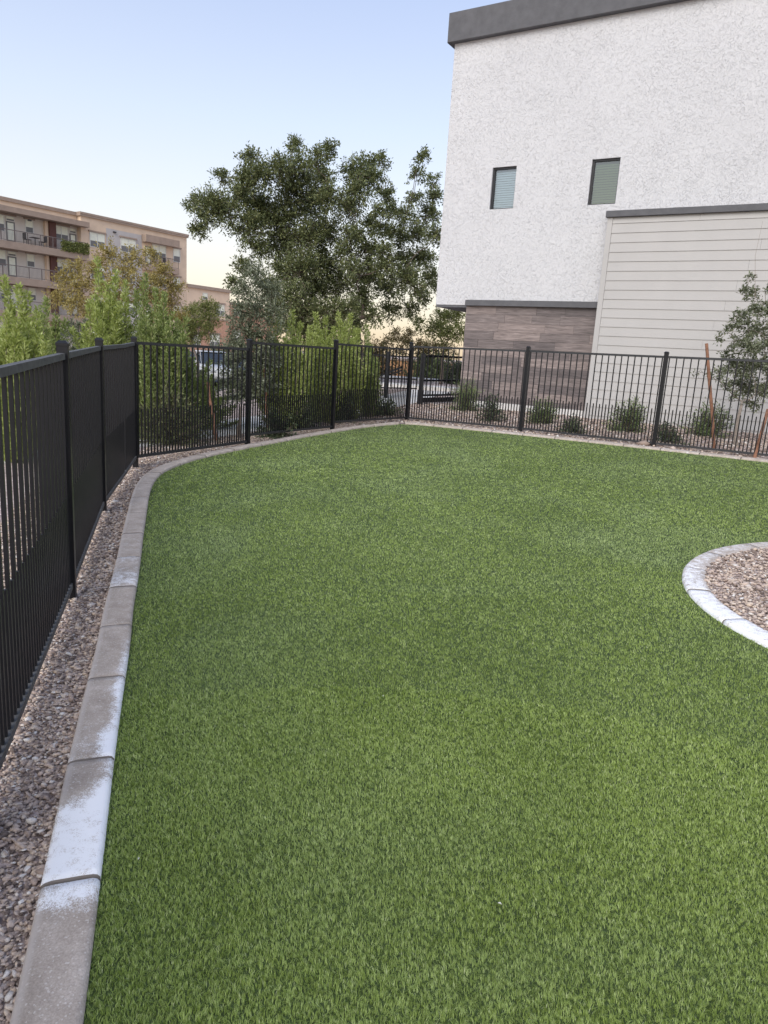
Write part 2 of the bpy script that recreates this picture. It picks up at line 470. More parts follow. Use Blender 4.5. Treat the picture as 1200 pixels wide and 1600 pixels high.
# ------------------------------------------------------------------ geometry utilities
def unit(a):
    return a / (np.linalg.norm(a, axis=-1, keepdims=True) + 1e-9)
def in_poly(P, poly):
    x, y = P[:, 0], P[:, 1]
    inside = np.zeros(len(P), bool)
    n = len(poly)
    for i in range(n):
        x0, y0 = poly[i]; x1, y1 = poly[(i+1) % n]
        if y0 == y1: continue
        c = ((y0 > y) != (y1 > y)) & (x < (x1-x0)*(y-y0)/(y1-y0) + x0)
        inside ^= c
    return inside
def resample(pts, step):
    pts = np.array(pts, float)
    d = np.r_[0, np.cumsum(np.linalg.norm(np.diff(pts, axis=0), axis=1))]
    s = np.linspace(0, d[-1], max(2, int(round(d[-1]/step))+1))
    return np.stack([np.interp(s, d, pts[:, i]) for i in range(pts.shape[1])], 1)
def smooth_line(pts, it=30):
    p = np.array(pts, float)
    for _ in range(it):
        p[1:-1] = 0.5*p[1:-1] + 0.25*(p[:-2] + p[2:])
    return p
def normals2(p):
    t = np.gradient(p, axis=0)
    t = unit(t)
    return np.stack([-t[:, 1], t[:, 0]], 1)      # left of travel

# ------------------------------------------------------------------ ground and lawn
# traced edge between lawn and kerb, walking from behind the camera to the far corner
IN = [(0.05,-1.2),(-0.17,-0.3),(-0.40,0.55),(-0.646,1.406),(-0.797,1.893),(-0.995,2.519),(-1.197,3.185),(-1.314,3.587),(-1.458,4.019),(-1.591,4.473),(-1.758,5.031),(-1.96,5.676),
      (-2.163,6.354),(-2.343,6.942),(-2.486,7.45),(-2.585,7.892),(-2.64,8.276),(-2.62,8.708),(-2.52,9.25),(-2.323,9.782),(-2.012,10.448),(-1.74,10.976),(-1.347,11.78),(-0.948,12.501),(-0.423,13.35),(0.20,14.02)]
RF = [(0.42,14.08),(1.50,13.48),(2.435,12.93),(3.058,12.53),(4.257,11.74),(5.698,10.75),(7.2,9.7),(9.2,8.2)]
inner = resample(smooth_line(resample(IN, 0.06), 14), 0.05)
far_in = resample(smooth_line(resample([(0.20,14.02)]+RF, 0.06), 10), 0.05)
PC, PR = np.array([3.76, 4.47]), 1.655          # round planter island, outer kerb edge
lawn_poly = np.concatenate([inner[::4], far_in[::6], [(9.2, -1.2)]])

# terrain, one sheet to the horizon
def terrain():
    xs = np.concatenate([-np.geomspace(1200, 14, 26), np.linspace(-12, 14, 40), np.geomspace(16, 1200, 26)])
    ys = np.concatenate([-np.geomspace(300, 6, 14), np.linspace(-4, 28, 48), np.geomspace(30, 1600, 30)])
    X, Y = np.meshgrid(xs, ys)
    Z = gz(X, Y)
    far = np.hypot(X, Y)
    V = np.stack([X.ravel(), Y.ravel(), Z.ravel()], 1)
    nx = len(xs); F = []
    for j in range(len(ys)-1):
        a = np.arange(nx-1) + j*nx
        F.append(np.stack([a, a+1, a+1+nx, a+nx], 1))
    me = np_mesh('ground', V, np.concatenate(F), M['ground'], True)
    tag(link('ground', me), kind='structure')
terrain()

def sheet(name, poly, off, mat, kind='structure'):
    poly = np.asarray(poly)
    V = [(x, y, float(gz(x, y)) + off) for x, y in poly]
    me = bpy.data.meshes.new(name)
    me.from_pydata(V, [], [tuple(range(len(V)))])
    me.materials.append(mat)
    return tag(link(name, me), kind=kind)
sheet('lawn', lawn_poly, 0.030, M['turf_base'])
ang = np.linspace(0, 2*pi, 64, endpoint=False)
sheet('planter_bed', PC + 1.53*np.stack([np.cos(ang), np.sin(ang)], 1), 0.048, M['ground'])

# turf fibres
def turf():
    V3 = []; F3 = []
    total = 2050000
    d = 1.15*np.exp(rng.random(total)*math.log(16.5/1.15))       # log-uniform: even density on the retina of any near eye
    keep = rng.random(total) < np.clip(d/2.6, 0.30, 1)
    d = d[keep]
    a = np.where(rng.random(len(d)) < .84, rng.uniform(-0.62, 0.66, len(d)), rng.uniform(0.66, 1.45, len(d)))
    P = np.stack([d*np.sin(a), d*np.cos(a)], 1)
    ok = in_poly(P, lawn_poly) & (np.hypot(*(P-PC).T) > PR - 0.012)
    P = P[ok]; d = d[ok]
    n = len(P)
    # fibres stand in tufts: neighbours share a lean
    cell = 0.0095*2.0**np.clip(np.round(np.log2(d/2.2) + rng.uniform(-.5, .5, n)), 0, 3)
    key = np.floor(P/cell[:, None])
    h = np.abs(np.sin(key[:, 0]*12.9898 + key[:, 1]*78.233 + cell*991.0)*43758.5453)
    h = ((h - np.floor(h))*65535).astype(int)
    tr = np.random.default_rng(3)
    pull = 0.22*np.exp(-d/6)[:, None]                     # fibres bunch at the root of their tuft
    P = P + (((key+0.5)*cell[:, None] + (tr.uniform(-.35, .35, (65536, 2))[h])*cell[:, None]) - P)*pull
    ta = tr.uniform(0, 2*pi, 65536)[h]; tl = tr.uniform(0.15, 0.95, 65536)[h]
    hgt = tr.uniform(0.82, 1.1, 65536)[h]
    lean_a = ta + rng.normal(0, 0.7, n)
    lean = tl + rng.normal(0, 0.18, n)
    L = 0.0165*hgt*rng.uniform(0.75, 1.15, n)
    W = 0.0014*np.clip(d/1.7, 1, 5.8)*rng.uniform(0.7, 1.3, n)
    side = lean_a + pi/2 + rng.normal(0, 0.6, n)
    sx = np.stack([np.cos(side), np.sin(side), np.zeros(n)], 1)*W[:, None]/2
    # the pile was brushed in broad sweeps
    ph = 2.2 + 1.1*np.sin(.9*P[:, 0]+.5*P[:, 1]) + .8*np.sin(.4*P[:, 0]-1.3*P[:, 1])
    ld = unit(np.stack([np.cos(lean_a) + .55*np.cos(ph), np.sin(lean_a) + .55*np.sin(ph)], 1))
    z0 = plane(P[:, 0], P[:, 1]) + 0.028
    base = np.stack([P[:, 0], P[:, 1], z0], 1)
    mid = base + np.stack([ld[:, 0]*L*0.5*np.sin(lean*0.6), ld[:, 1]*L*0.5*np.sin(lean*0.6), L*0.55*np.cos(lean*0.6)], 1)
    tip = mid + np.stack([ld[:, 0]*L*0.55*np.sin(lean*1.5), ld[:, 1]*L*0.55*np.sin(lean*1.5), L*0.5*np.cos(lean*1.5)], 1)
    near = d < 3.2
    # near: bent fibre of two pieces; far: one spike
    nb = near.sum()
    Vn = np.stack([base[near]-sx[near], base[near]+sx[near], mid[near]+sx[near]*0.9, mid[near]-sx[near]*0.9, tip[near]], 1).reshape(-1, 3)
    i = np.arange(nb)*5
    Fn = np.concatenate([np.stack([i, i+1, i+2], 1), np.stack([i, i+2, i+3], 1), np.stack([i+3, i+2, i+4], 1)])
    f = ~near; nf = f.sum()
    Vf = np.stack([base[f]-sx[f], base[f]+sx[f], tip[f]], 1).reshape(-1, 3)
    j = np.arange(nf)*3 + len(Vn)
    Ff = np.stack([j, j+1, j+2], 1)
    me = np_mesh('artificial_grass', np.concatenate([Vn, Vf]), np.concatenate([Fn, Ff]), M['turf'])
    tag(link('artificial_grass', me), 'short green artificial grass fibres covering the lawn', 'grass', kind='stuff')
turf()

# pebbles
def ico():
    t = (1+5**.5)/2
    v = np.array([(-1,t,0),(1,t,0),(-1,-t,0),(1,-t,0),(0,-1,t),(0,1,t),(0,-1,-t),(0,1,-t),(t,0,-1),(t,0,1),(-t,0,-1),(-t,0,1)], float)
    f = np.array([(0,11,5),(0,5,1),(0,1,7),(0,7,10),(0,10,11),(1,5,9),(5,11,4),(11,10,2),(10,7,6),(7,1,8),(3,9,4),(3,4,2),(3,2,6),(3,6,8),(3,8,9),(4,9,5),(2,4,11),(6,2,10),(8,6,7),(9,8,1)])
    return unit(v), f
OCT = (np.array([(1,0,0),(-1,0,0),(0,1,0),(0,-1,0),(0,0,1),(0,0,-1)], float),
       np.array([(0,2,4),(2,1,4),(1,3,4),(3,0,4),(2,0,5),(1,2,5),(3,1,5),(0,3,5)]))
def pebbles(name, P, size, off, label, base=None):
    bv, bf = base or ico()
    n = len(P)
    S = size*np.exp(rng.normal(-0.05, 0.38, n))
    v = np.repeat(bv[None], n, 0) * (1 + rng.normal(0, 0.16, (n, len(bv), 1)))
    v = v * np.stack([rng.uniform(0.8, 1.5, n), rng.uniform(0.6, 1.0, n), rng.uniform(0.28, 0.6, n)], 1)[:, None, :]
    # tilt then spin
    tx = rng.normal(0, 0.45, n)[:, None]; c, s = np.cos(tx), np.sin(tx)
    y = v[..., 1]*c - v[..., 2]*s; z = v[..., 1]*s + v[..., 2]*c
    v = np.stack([v[..., 0], y, z], -1)
    az = rng.uniform(0, 2*pi, n)[:, None]; c, s = np.cos(az), np.sin(az)
    v = np.stack([v[..., 0]*c - v[..., 1]*s, v[..., 0]*s + v[..., 1]*c, v[..., 2]], -1)
    v *= (S/2)[:, None, None]
    z = gz(P[:, 0], P[:, 1]) + off + S*0.12 + rng.uniform(0, 0.012, n)
    v += np.stack([P[:, 0], P[:, 1], z], 1)[:, None, :]
    F = (bf[None] + (np.arange(n)*len(bv))[:, None, None]).reshape(-1, 3)
    me = np_mesh(name, v.reshape(-1, 3), F, M['pebble'])
    return tag(link(name, me), label, 'gravel', kind='stuff')

KW = 0.172
nin = normals2(inner)                    # left of travel = away from the lawn
outer = inner + nin*KW
def strip_points():
    out = []
    s = np.arange(len(inner))
    dens_near = 5200
    seg_n = []
    for i in range(0, len(inner)-1, 2):
        p = outer[i]
        d = np.hypot(*p)
        if p[1] < 0.7: continue
        width = 1.05
        area = 0.1*width
        k = int(area*np.interp(d, [1.2, 4, 7, 15], [10000, 8000, 3400, 1700]))
        t = rng.random(k)
        w = np.abs(rng.random(k))**1.25*width - 0.02
        q = inner[i] + (inner[min(i+2, len(inner)-1)]-inner[i])*t[:, None] + nin[i]*(KW + w)[:, None]
        out.append(q)
    return np.concatenate(out)
SP = strip_points()
dS = np.hypot(SP[:, 0], SP[:, 1])
pebbles('gravel', SP[dS < 5], 0.0148, -0.004, 'brown and cream gravel filling the strip under the left fence')
pebbles('gravel', SP[dS >= 5], 0.022, -0.004, 'far gravel along the bend of the stepped fence', OCT)
k = 24000
q = PC + (1.5*np.sqrt(rng.random(k)))[:, None]*np.stack([np.cos(t_ := rng.uniform(0, 2*pi, k)), np.sin(t_)], 1)
q = q[q[:, 0] < 4.5]
pebbles('gravel', q, 0.0205, 0.048, 'pinkish brown gravel inside the round kerbed planter island')
u_ = rng.uniform(-4.5, 4, 15000); k_ = rng.uniform(-4.6, 0.25, 15000)
TH = R_(-31.2)
D0 = np.array([cos(TH), sin(TH)]); N0 = np.array([-sin(TH), cos(TH)])
B0 = np.array([4.486, 16.744])
q = B0 + u_[:, None]*D0 + k_[:, None]*N0
q = q[~in_poly(q, lawn_poly)]
pebbles('gravel', q, 0.042, -0.004, 'gravel bed between the right fence and the white building', OCT)

# ------------------------------------------------------------------ kerbs
def kerb_run(root, inn, out, cuts, salt_fn, height=0.062, low=-0.06):
    """inn/out: matching polylines at 5 cm steps; cuts: indices of the joints"""
    prof = [(-0.012, 0.0), (0.0, 0.62), (0.05, 0.88), (0.12, 0.985), (0.30, 1.0), (0.55, 1.0), (0.80, 0.985), (0.91, 0.90), (0.975, 0.70), (1.0, 0.0)]
    for bi in range(len(cuts)-1):
        i0, i1 = cuts[bi], cuts[bi+1]
        ns = max(4, int((i1-i0)*1.6))
        idx = np.linspace(i0+0.13, i1-0.13, ns)
        idx = np.concatenate([[i0+0.08], idx, [i1-0.08]])
        V = []; salt = []; rim = []
        tiltz = random.uniform(-0.003, 0.003)
        for m_, f in enumerate(idx):
            a = np.array([np.interp(f, np.arange(len(inn)), inn[:, c]) for c in (0, 1)])
            b = np.array([np.interp(f, np.arange(len(out)), out[:, c]) for c in (0, 1)])
            end = 0.80 if m_ in (0, len(idx)-1) else 1.0
            for t, h in prof:
                p = a + (b-a)*min(max(t, -0.01), 1.0)
                z = float(gz(p[0], p[1]))
                V.append((p[0], p[1], z + (low if h == 0 else height*(0.35+0.65*h)*end + tiltz + random.uniform(-0.0008, 0.0008))))
                salt.append(salt_fn(f, (f-i0)/(i1-i0), t, bi))
                rim.append(0.75 if t > 0.88 else 0.0)
        n = len(prof); F = []
        for r in range(len(idx)-1):
            for c in range(n-1):
                F.append((r*n+c, (r+1)*n+c, (r+1)*n+c+1, r*n+c+1))
        F.append(tuple(range(n))); F.append(tuple((len(idx)-1)*n+c for c in range(n))[::-1])
        me = bpy.data.meshes.new('kerb_block')
        me.from_pydata(V, [], F)
        me.polygons.foreach_set('use_smooth', np.ones(len(F), bool))
        for nm, dat in (('salt', salt), ('rim', rim)):
            at_ = me.attributes.new(nm, 'FLOAT', 'POINT'); at_.data.foreach_set('value', np.array(dat, np.float32))
        me.materials.append(M['kerb']); me.materials.append(M['kerb_foot'])
        mi = np.zeros(len(F), np.int32); mi[:n-1] = 1; mi[-(n+1):] = 1       # dirt lies on the block ends
        me.polygons.foreach_set('material_index', mi)
        link('kerb_block', me, root)

def footing(name, inn, out, closed=False):
    V = []; F = []
    for i in range(0, len(inn), 2):
        a, b = inn[i], out[i]; d = b-a
        p, q_ = a + d*0.04, a + d*0.94
        for w in (p, q_):
            z = float(gz(w[0], w[1]))
            V += [(w[0], w[1], z-0.05), (w[0], w[1], z+0.036)]
    for r in range(len(V)//4-1):
        o = r*4
        F += [(o+1, o+3, o+7, o+5), (o, o+1, o+5, o+4), (o+3, o+2, o+6, o+7)]
    me = bpy.data.meshes.new(name); me.from_pydata(V, [], F); me.materials.append(M['kerb_foot'])
    return tag(link(name, me), kind='structure')

root = footing('kerb', inner, outer)
joints = [(-0.797,1.893),(-0.995,2.519),(-1.197,3.185),(-1.386,3.801),(-1.577,4.425),(-1.758,5.031),(-1.96,5.676),(-2.163,6.354)]
ji = [int(np.argmin(np.hypot(*(inner-np.array(j)).T))) for j in joints]
cuts = sorted(set([max(0, ji[0]-k*15) for k in range(1, 5)] + ji))
while cuts[-1] + 13 < len(inner)-6: cuts.append(cuts[-1]+13)
cuts.append(len(inner)-1)
b0 = cuts.index(ji[0])                     # block b0 starts at the nearest visible joint
def salt_left(f, s, t, bi):
    k = bi - b0
    if k == -1:  # nearest block: white only at its far end
        return 0.55*np.clip((s-0.80)/0.10, 0, 1) - 0.25*np.clip((t-0.75)/0.2, 0, 1) - 0.15*np.clip((0.12-t)/0.1, 0, 1)*(1-np.clip((s-.93)/.05, 0, 1))
    if k == 0:   # fully white, fading out at the far end
        return 0.62*np.clip((0.80 - s - 0.5*(t-0.2)*np.clip(s-0.3, 0, 1))/0.22, 0, 1) + (0.34*np.clip((0.42-t)/0.25, 0, 1) if s > 0.5 else 0) - 0.2*np.clip((t-0.9)/0.05, 0, 1)
    if k == 1:   # white along the lawn edge
        return 0.50*np.clip((0.42-0.1*s+0.08*sin(s*9)-t)/0.25, 0, 1) + 0.12*np.clip((0.35-s)/0.2, 0, 1) + 0.06
    if k == 2:
        return 0.42*np.clip((0.32-t)/0.25, 0, 1)*np.clip((0.75-s)/0.4, 0, 1) + 0.05
    if k == 4:
        return 0.26 + 0.12*sin(s*7)
    if k in (5, 7): return 0.16*np.clip((0.5-abs(s-0.5)), 0, 1) + 0.05
    if k > 6: return 0.07
    return 0.04
kerb_run(root, inner, outer, cuts, salt_left)

nfar = normals2(far_in)
far_out = far_in + nfar*KW
root = footing('kerb', far_in, far_out)
cuts = list(range(2, len(far_in)-1, 12))
kerb_run(root, far_in, far_out, cuts, lambda f, s, t, bi: 0.08 + 0.1*((bi*37) % 5 == 1))
# round planter kerb
a = np.linspace(0, 2*pi, int(2*pi*PR/0.05)+1)
tr_ = lambda r: PC + r*np.stack([np.cos(a), np.sin(a)], 1)
p_in, p_out = tr_(PR), tr_(PR-0.165)
root = footing('planter_kerb', p_in, p_out)
nb = 19; ph = 96
cuts = [int(round(i*(len(a)-1)/nb)) for i in range(nb+1)]
def salt_pl(f, s, t, bi):
    th = f/(len(a)-1)*2*pi
    w = np.interp(math.degrees(th), [0, 120, 150, 165, 180, 240, 360], [0.2, 0.26, 0.38, 0.48, 0.58, 0.58, 0.2])
    return w - 0.25*np.clip((t-0.72)/0.2, 0, 1)
kerb_run(root, p_in, p_out, cuts, salt_pl)

# ------------------------------------------------------------------ fences
H_POST = 1.6
def box_mesh(name, w, d, h, mat, b=0.0015):
    mb = MB().box(-w/2, w/2, -d/2, d/2, 0, h)
    me = bpy.data.meshes.new(name); me.from_pydata(mb.v, [], mb.f); me.materials.append(mat)
    return me
POST_ME = box_mesh('post', 0.062, 0.062, H_POST-0.035+0.1, M['black'])
def cap_mesh():
    mb = MB(); w = 0.035
    mb.add([(-w,-w,0),(w,-w,0),(w,w,0),(-w,w,0),(-w,-w,.016),(w,-w,.016),(w,w,.016),(-w,w,.016),(-w*.55,-w*.55,.032),(w*.55,-w*.55,.032),(w*.55,w*.55,.032),(-w*.55,w*.55,.032)],
           [(3,2,1,0),(0,1,5,4),(1,2,6,5),(2,3,7,6),(3,0,4,7),(4,5,9,8),(5,6,10,9),(6,7,11,10),(7,4,8,11),(8,9,10,11)])
    me = bpy.data.meshes.new('post_cap'); me.from_pydata(mb.v, [], mb.f); me.materials.append(M['black'])
    return me
CAP_ME = cap_mesh()
PICK = {}
def picket_mesh(h, w=0.0165):
    key = (round(h, 2), w)
    if key not in PICK:
        mb = MB(); a = w/2; c = w/2*0.35; hh = key[0]
        mb.add([(-a,-a,0),(a,-a,0),(a,a,0),(-a,a,0),(-a,-a,hh),(a,-a,hh),(a,a,hh),(-a,a,hh)],
               [(3,2,1,0),(4,5,6,7),(0,1,5,4),(1,2,6,5),(2,3,7,6),(3,0,4,7)])
        me = bpy.data.meshes.new('picket'); me.from_pydata(mb.v, [], mb.f); me.materials.append(M['black'])
        PICK[key] = me
    return PICK[key]

def fence(label, posts, panels, rail='black_rail', group='black metal fences around the lawn'):
    """posts: (x, y, z); panels: (a, b, [(x, y, rail_bottom_z, rail_top_z), ...])"""
    p0 = posts[0]
    root = empty('metal_fence', p0, label, 'fence', group)
    o0 = np.array(p0)
    for i, p in enumerate(posts):
        q = np.array(p)
        nxt = np.array(posts[min(i+1, len(posts)-1)]) - np.array(posts[max(i-1, 0)])
        rz = math.atan2(nxt[1], nxt[0])
        o = link('post', POST_ME, root, q - o0 - np.array([0, 0, 0.1])); o.rotation_euler.z = rz
        link('post_cap', CAP_ME, o, (0, 0, H_POST - 0.035 + 0.1))
    for line in panels:
        line = [np.array(v, float) for v in line]
        tot = sum(np.linalg.norm((b-a)[:2]) for a, b in zip(line[:-1], line[1:]))
        run = 0
        for a, b in zip(line[:-1], line[1:]):
            d = b - a; L = np.linalg.norm(d[:2]); t = d/L
            ea = 0.031 if a is line[0] else -0.012
            eb = 0.031 if b is line[-1] else -0.012
            A = a + t*ea; B = b - t*eb
            dirv = unit(np.array([t[0], t[1], 0]))
            up = (0, 0, 1)
            for nm, zc, hh in (('top_rail', 3, 0.036), ('bottom_rail', 2, 0.034)):
                off = -hh/2 if zc == 3 else hh/2
                MB().beam((A[0], A[1], A[zc]+off), (B[0], B[1], B[zc]+off), 0.036, hh).build(nm, M[rail], root)
            n = max(2, int(round(L/0.113)))
            rz = math.atan2(t[1], t[0])
            for k in range(n):
                for tall in (True, False):
                    s = (k + (0.5 if tall else 1.0))/n
                    if not tall and k == n-1: continue
                    P = a + d*s
                    zb = P[2] + 0.02
                    zt = P[3] - 0.03 if tall else P[2] + 0.60
                    o = link('picket', picket_mesh(zt-zb), root, (P[0]-o0[0], P[1]-o0[1], zb-o0[2]))
                    o.rotation_euler.z = rz
    return root
P1, P2, P3 = (-1.959,4.319,0.058), (-2.637,6.541,0.086), (-3.126,8.797,0.126)
P4, P5, P6 = (-2.16,10.937,0.205), (-1.035,13.031,0.31), (0.347,15.001,0.386)
P7, P8 = (2.512,13.79,0.419), (4.544,12.298,0.437)
P9, P10 = (6.55,10.94,0.463), (8.55,9.58,0.487)
P0, Pm = (-1.30,2.10,0.015), (-0.70,-0.15,-0.02)
rt = 1.525
pl = lambda p, lo, hi=rt: (p[0], p[1], p[2]+lo, p[2]+hi)
bend = (-2.93, 7.90, 0.21, 1.628)
fence('black metal fence along the left gravel strip, running towards the far corner',
      [Pm, P0, P1, P2, P3],
      [[pl(Pm, .075), pl(P0, .075)], [pl(P0, .075), pl(P1, .07)], [pl(P1, .07), pl(P2, .075)],
       [pl(P2, .075), bend, (P3[0], P3[1], 0.25, 1.655)]], 'dusty_rail')
fence('black metal fence of three stepped panels in front of the lime green shrubs',
      [P4, P5],
      [[(P3[0], P3[1], .250, 1.665), (P4[0], P4[1], .250, 1.665)], [(P4[0], P4[1], .350, 1.765), (P5[0], P5[1], .350, 1.765)],
       [(P5[0], P5[1], .432, 1.845), (P6[0], P6[1], .432, 1.845)]])
fence('black metal fence in front of the gravel bed and white building on the right',
      [P6, P7, P8, P9, P10],
      [[pl(P6, .045), pl(P7, .045)], [pl(P7, .045), pl(P8, .045)], [pl(P8, .045), pl(P9, .045)], [pl(P9, .045), pl(P10, .045)]])

# entrance gate and side panel beyond the far corner
def gate():
    A = np.array([-0.15, 20.3, 0.56]); B = np.array([0.75, 18.75, 0.53]); C = np.array([1.95, 20.0, 0.56])
    g = empty('gate', B, 'black metal entry gate with a kick plate beside the wood clad wall', 'gate')
    for p, h in ((B, 1.26), (C, 1.24)):
        MB().box(p[0]-.058, p[0]+.058, p[1]-.058, p[1]+.058, p[2]-.1, p[2]+h).build('gate_post', M['black'], g)
    d = C - B; L = np.linalg.norm(d[:2])
    for z in (1.2, 0.58, 0.2):
        MB().beam(B+(0,0,z), C+(0,0,z), .04, .05).build('rail', M['black'], g)
    MB().beam(B+d*.06+(0,0,.075), C-d*.06+(0,0,.075), .02, .13).build('kick_plate', M['black'], g)
    n = 15
    for k in range(1, n):
        p = B + d*k/n
        o = link('picket', picket_mesh(1.0), g, (p[0]-B[0], p[1]-B[1], p[2]+.2-B[2]))
    s = empty('side_fence', A, 'black metal side panel with a slanted push bar behind the far fence corner', 'fence')
    for p in (A,):
        MB().box(p[0]-.06, p[0]+.06, p[1]-.06, p[1]+.06, p[2]-.1, p[2]+1.24).build('gate_post', M['black'], s)
    E = A + np.array([-.95, .5, 0]); F_ = np.array([0.72, 20.9, 0.57])
    for P, Q in ((A, E), (A, F_)):
        for z in (1.12, 0.5, 0.24):
            MB().beam(P+(0,0,z), Q+(0,0,z), .03, .035).build('rail', M['black'], s)
        n = 8
        for k in range(1, n+1):
            p = P + (Q-P)*k/n
            link('picket', picket_mesh(.86), s, (p[0]-A[0], p[1]-A[1], .28))
    MB().beam(at(592, 588, 20.2), at(627, 574, 19.6), .05, .05).beam(at(603, 588, 20.1), at(627, 579, 19.6), .04, .035).build('push_bar', M['black'], s)
gate()

# ------------------------------------------------------------------ white building on the right
BZ = 0.0
def bt(u, k, z):
    return (B0[0] + u*D0[0] + k*N0[0], B0[1] + u*D0[1] + k*N0[1], z)
def white_building():
    g = empty('white_house', bt(0, 0.3, 0.5), 'white lace stucco house with grey parapet, wood clad base and pale siding bay', 'house')
    KW_, U0, U1 = 0.30, -4.26, 14.0
    wins = [(-2.985, -2.375, 5.285, 6.227), (-0.585, 0.037, 5.265, 6.219)]
    # stucco volume with real window openings
    mb = MB(bt)
    us = sorted({U0, U1, *[w for x in wins for w in x[:2]]})
    zs = sorted({3.045, 9.09, *[w for x in wins for w in x[2:]]})
    for i in range(len(us)-1):
        for j in range(len(zs)-1):
            uc, zc = (us[i]+us[i+1])/2, (zs[j]+zs[j+1])/2
            if any(a < uc < b and c < zc < d for a, b, c, d in wins): continue
            mb.add([(us[i],KW_,zs[j]),(us[i+1],KW_,zs[j]),(us[i+1],KW_,zs[j+1]),(us[i],KW_,zs[j+1])], [(0,1,2,3)])
    for a, b, c, d in wins:
        r = 0.10
        mb.add([(a,KW_,c),(b,KW_,c),(b,KW_,d),(a,KW_,d),(a,KW_+r,c),(b,KW_+r,c),(b,KW_+r,d),(a,KW_+r,d)],
               [(0,4,5,1),(1,5,6,2),(2,6,7,3),(3,7,4,0)])
    kb = 9.5
    mb.add([(U0,KW_,3.045),(U0,kb,3.045),(U0,kb,9.09),(U0,KW_,9.09),(U1,KW_,3.045),(U1,kb,3.045),(U1,kb,9.09),(U1,KW_,9.09)],
           [(0,3,2,1),(4,5,6,7),(1,2,6,5),(3,7,6,2)])
    mb.build('stucco_wall', M['stucco'], g)
    MB(bt).box(U0+.01, U1-.01, KW_+.01, kb-.01, 2.985, 3.043).build('soffit', M['grey_trim'], g)
    MB(bt).bbox(-4.40, U1+.12, 0.16, kb+.14, 9.072, 9.71, 0.012).build('parapet', M['grey_trim'], g)
    # windows
    for (a, b, c, d), bl in zip(wins, ('blind_blue', 'blind_green_reflection')):
        f = MB(bt); w = 0.035; y0, y1 = KW_+.045, KW_+.10
        f.box(a, a+w*1.4, y0, y1, c, d).box(b-w*.6, b, y0, y1, c, d).box(a+w*1.4, b-w*.6, y0, y1, d-w*1.2, d).box(a+w*1.4, b-w*.6, y0, y1, c, c+w*.7)
        wo = f.build('window', M['frame'], g)
        MB(bt).add([(a+.03,KW_+.085,c+.02),(b-.015,KW_+.085,c+.02),(b-.015,KW_+.085,d-.03),(a+.03,KW_+.085,d-.03)], [(0,1,2,3)]).build('pane', M['glass'], wo)
        n = 17
        h = (d-c-.05)/n
        for k in range(n):
            z = c+.02+h*(k+.5)
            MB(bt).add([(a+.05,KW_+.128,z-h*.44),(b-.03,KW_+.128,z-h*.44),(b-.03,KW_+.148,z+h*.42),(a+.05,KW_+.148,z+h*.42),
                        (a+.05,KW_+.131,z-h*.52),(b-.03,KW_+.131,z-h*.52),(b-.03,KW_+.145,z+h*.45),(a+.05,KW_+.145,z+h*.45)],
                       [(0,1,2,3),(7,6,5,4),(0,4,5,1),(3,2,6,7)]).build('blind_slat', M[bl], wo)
        MB(bt).box(a-.05, b+.05, KW_+.16, KW_+.5, c-.05, d+.05).build('room_behind', M['interior'], wo)
    # ground floor core behind cladding
    MB(bt).box(-3.36, U1, 0.315, kb-.3, 0.2, 2.984).build('lower_wall', M['grout'], g)
    # wood look tiles, rows of running lengths, each one slightly uneven
    z = 3.03; row = 0
    rs = random.Random(5)
    while z > 0.72:
        h = 0.2015
        zb = max(z-h, 0.70)
        u = -3.375
        cutu = [rs.uniform(0.25, 1.15)]
        while u < -0.002:
            w = cutu.pop() if cutu else rs.choice((1.2, 1.2, 0.95, 0.7, 1.05))
            u1 = min(u+w, -0.002)
            if -0.002 - u1 < 0.12: u1 = -0.002
            k0 = 0.285 + rs.uniform(-.003, .003)
            MB(bt).bbox(u+.0012, u1-.0012, k0, 0.314, zb+.0015, z-.0015, .002).build('wood_tile', M['plank'], g)
            u = u1
        z = zb; row += 1
    MB(bt).box(-3.38, -.002, 0.20, 0.299, 3.03, 3.165).build('ledge_cap', M['grey_trim'], g)
    MB(bt).box(-3.40, -.002, 0.25, 0.314, 0.3, 0.698).build('foundation', M['concrete'], g)
    # siding bay
    MB(bt).box(0.02, U1-.5, 0.03, 0.299, 0.25, 4.92).build('siding_backing', M['grout'], g)
    MB(bt).bbox(0.0, 0.115, -0.004, 0.296, 0.35, 4.918, .003).build('corner_trim', M['siding'], g)
    lines = [4.918, 4.791] + [4.791 - 0.1985*i for i in range(1, 23)]
    rs = random.Random(9)
    for i in range(len(lines)-1):
        zt, zb = lines[i], lines[i+1]
        if zb < 0.42: zb = 0.40
        u = 0.119
        joints_ = [1.9 + (i*1.37) % 2.9, 5.6, 9.2, U1-.5]
        for j in joints_:
            # lap profile: bottom edge stands proud
            a, b = u, j-.003
            MB(bt).add([(a,0.001,zb+.003),(b,0.001,zb+.003),(b,0.014,zt+.002),(a,0.014,zt+.002),(a,0.029,zb+.004),(b,0.029,zb+.004),(b,0.029,zt+.002),(a,0.029,zt+.002)],
                       [(0,1,2,3),(0,4,5,1),(0,3,7,4),(1,5,6,2),(3,2,6,7)]).build('siding_board', M['siding'], g)
            u = j
        if zb <= 0.40: break
    MB(bt).bbox(-0.035, U1-.4, -0.06, 0.298, 4.921, 5.052, .006).build('bay_cap', M['grey_trim'], g)
    MB(bt).box(0.0, U1-.5, 0.012, 0.298, 0.2, 0.398).build('foundation', M['concrete'], g)
white_building()

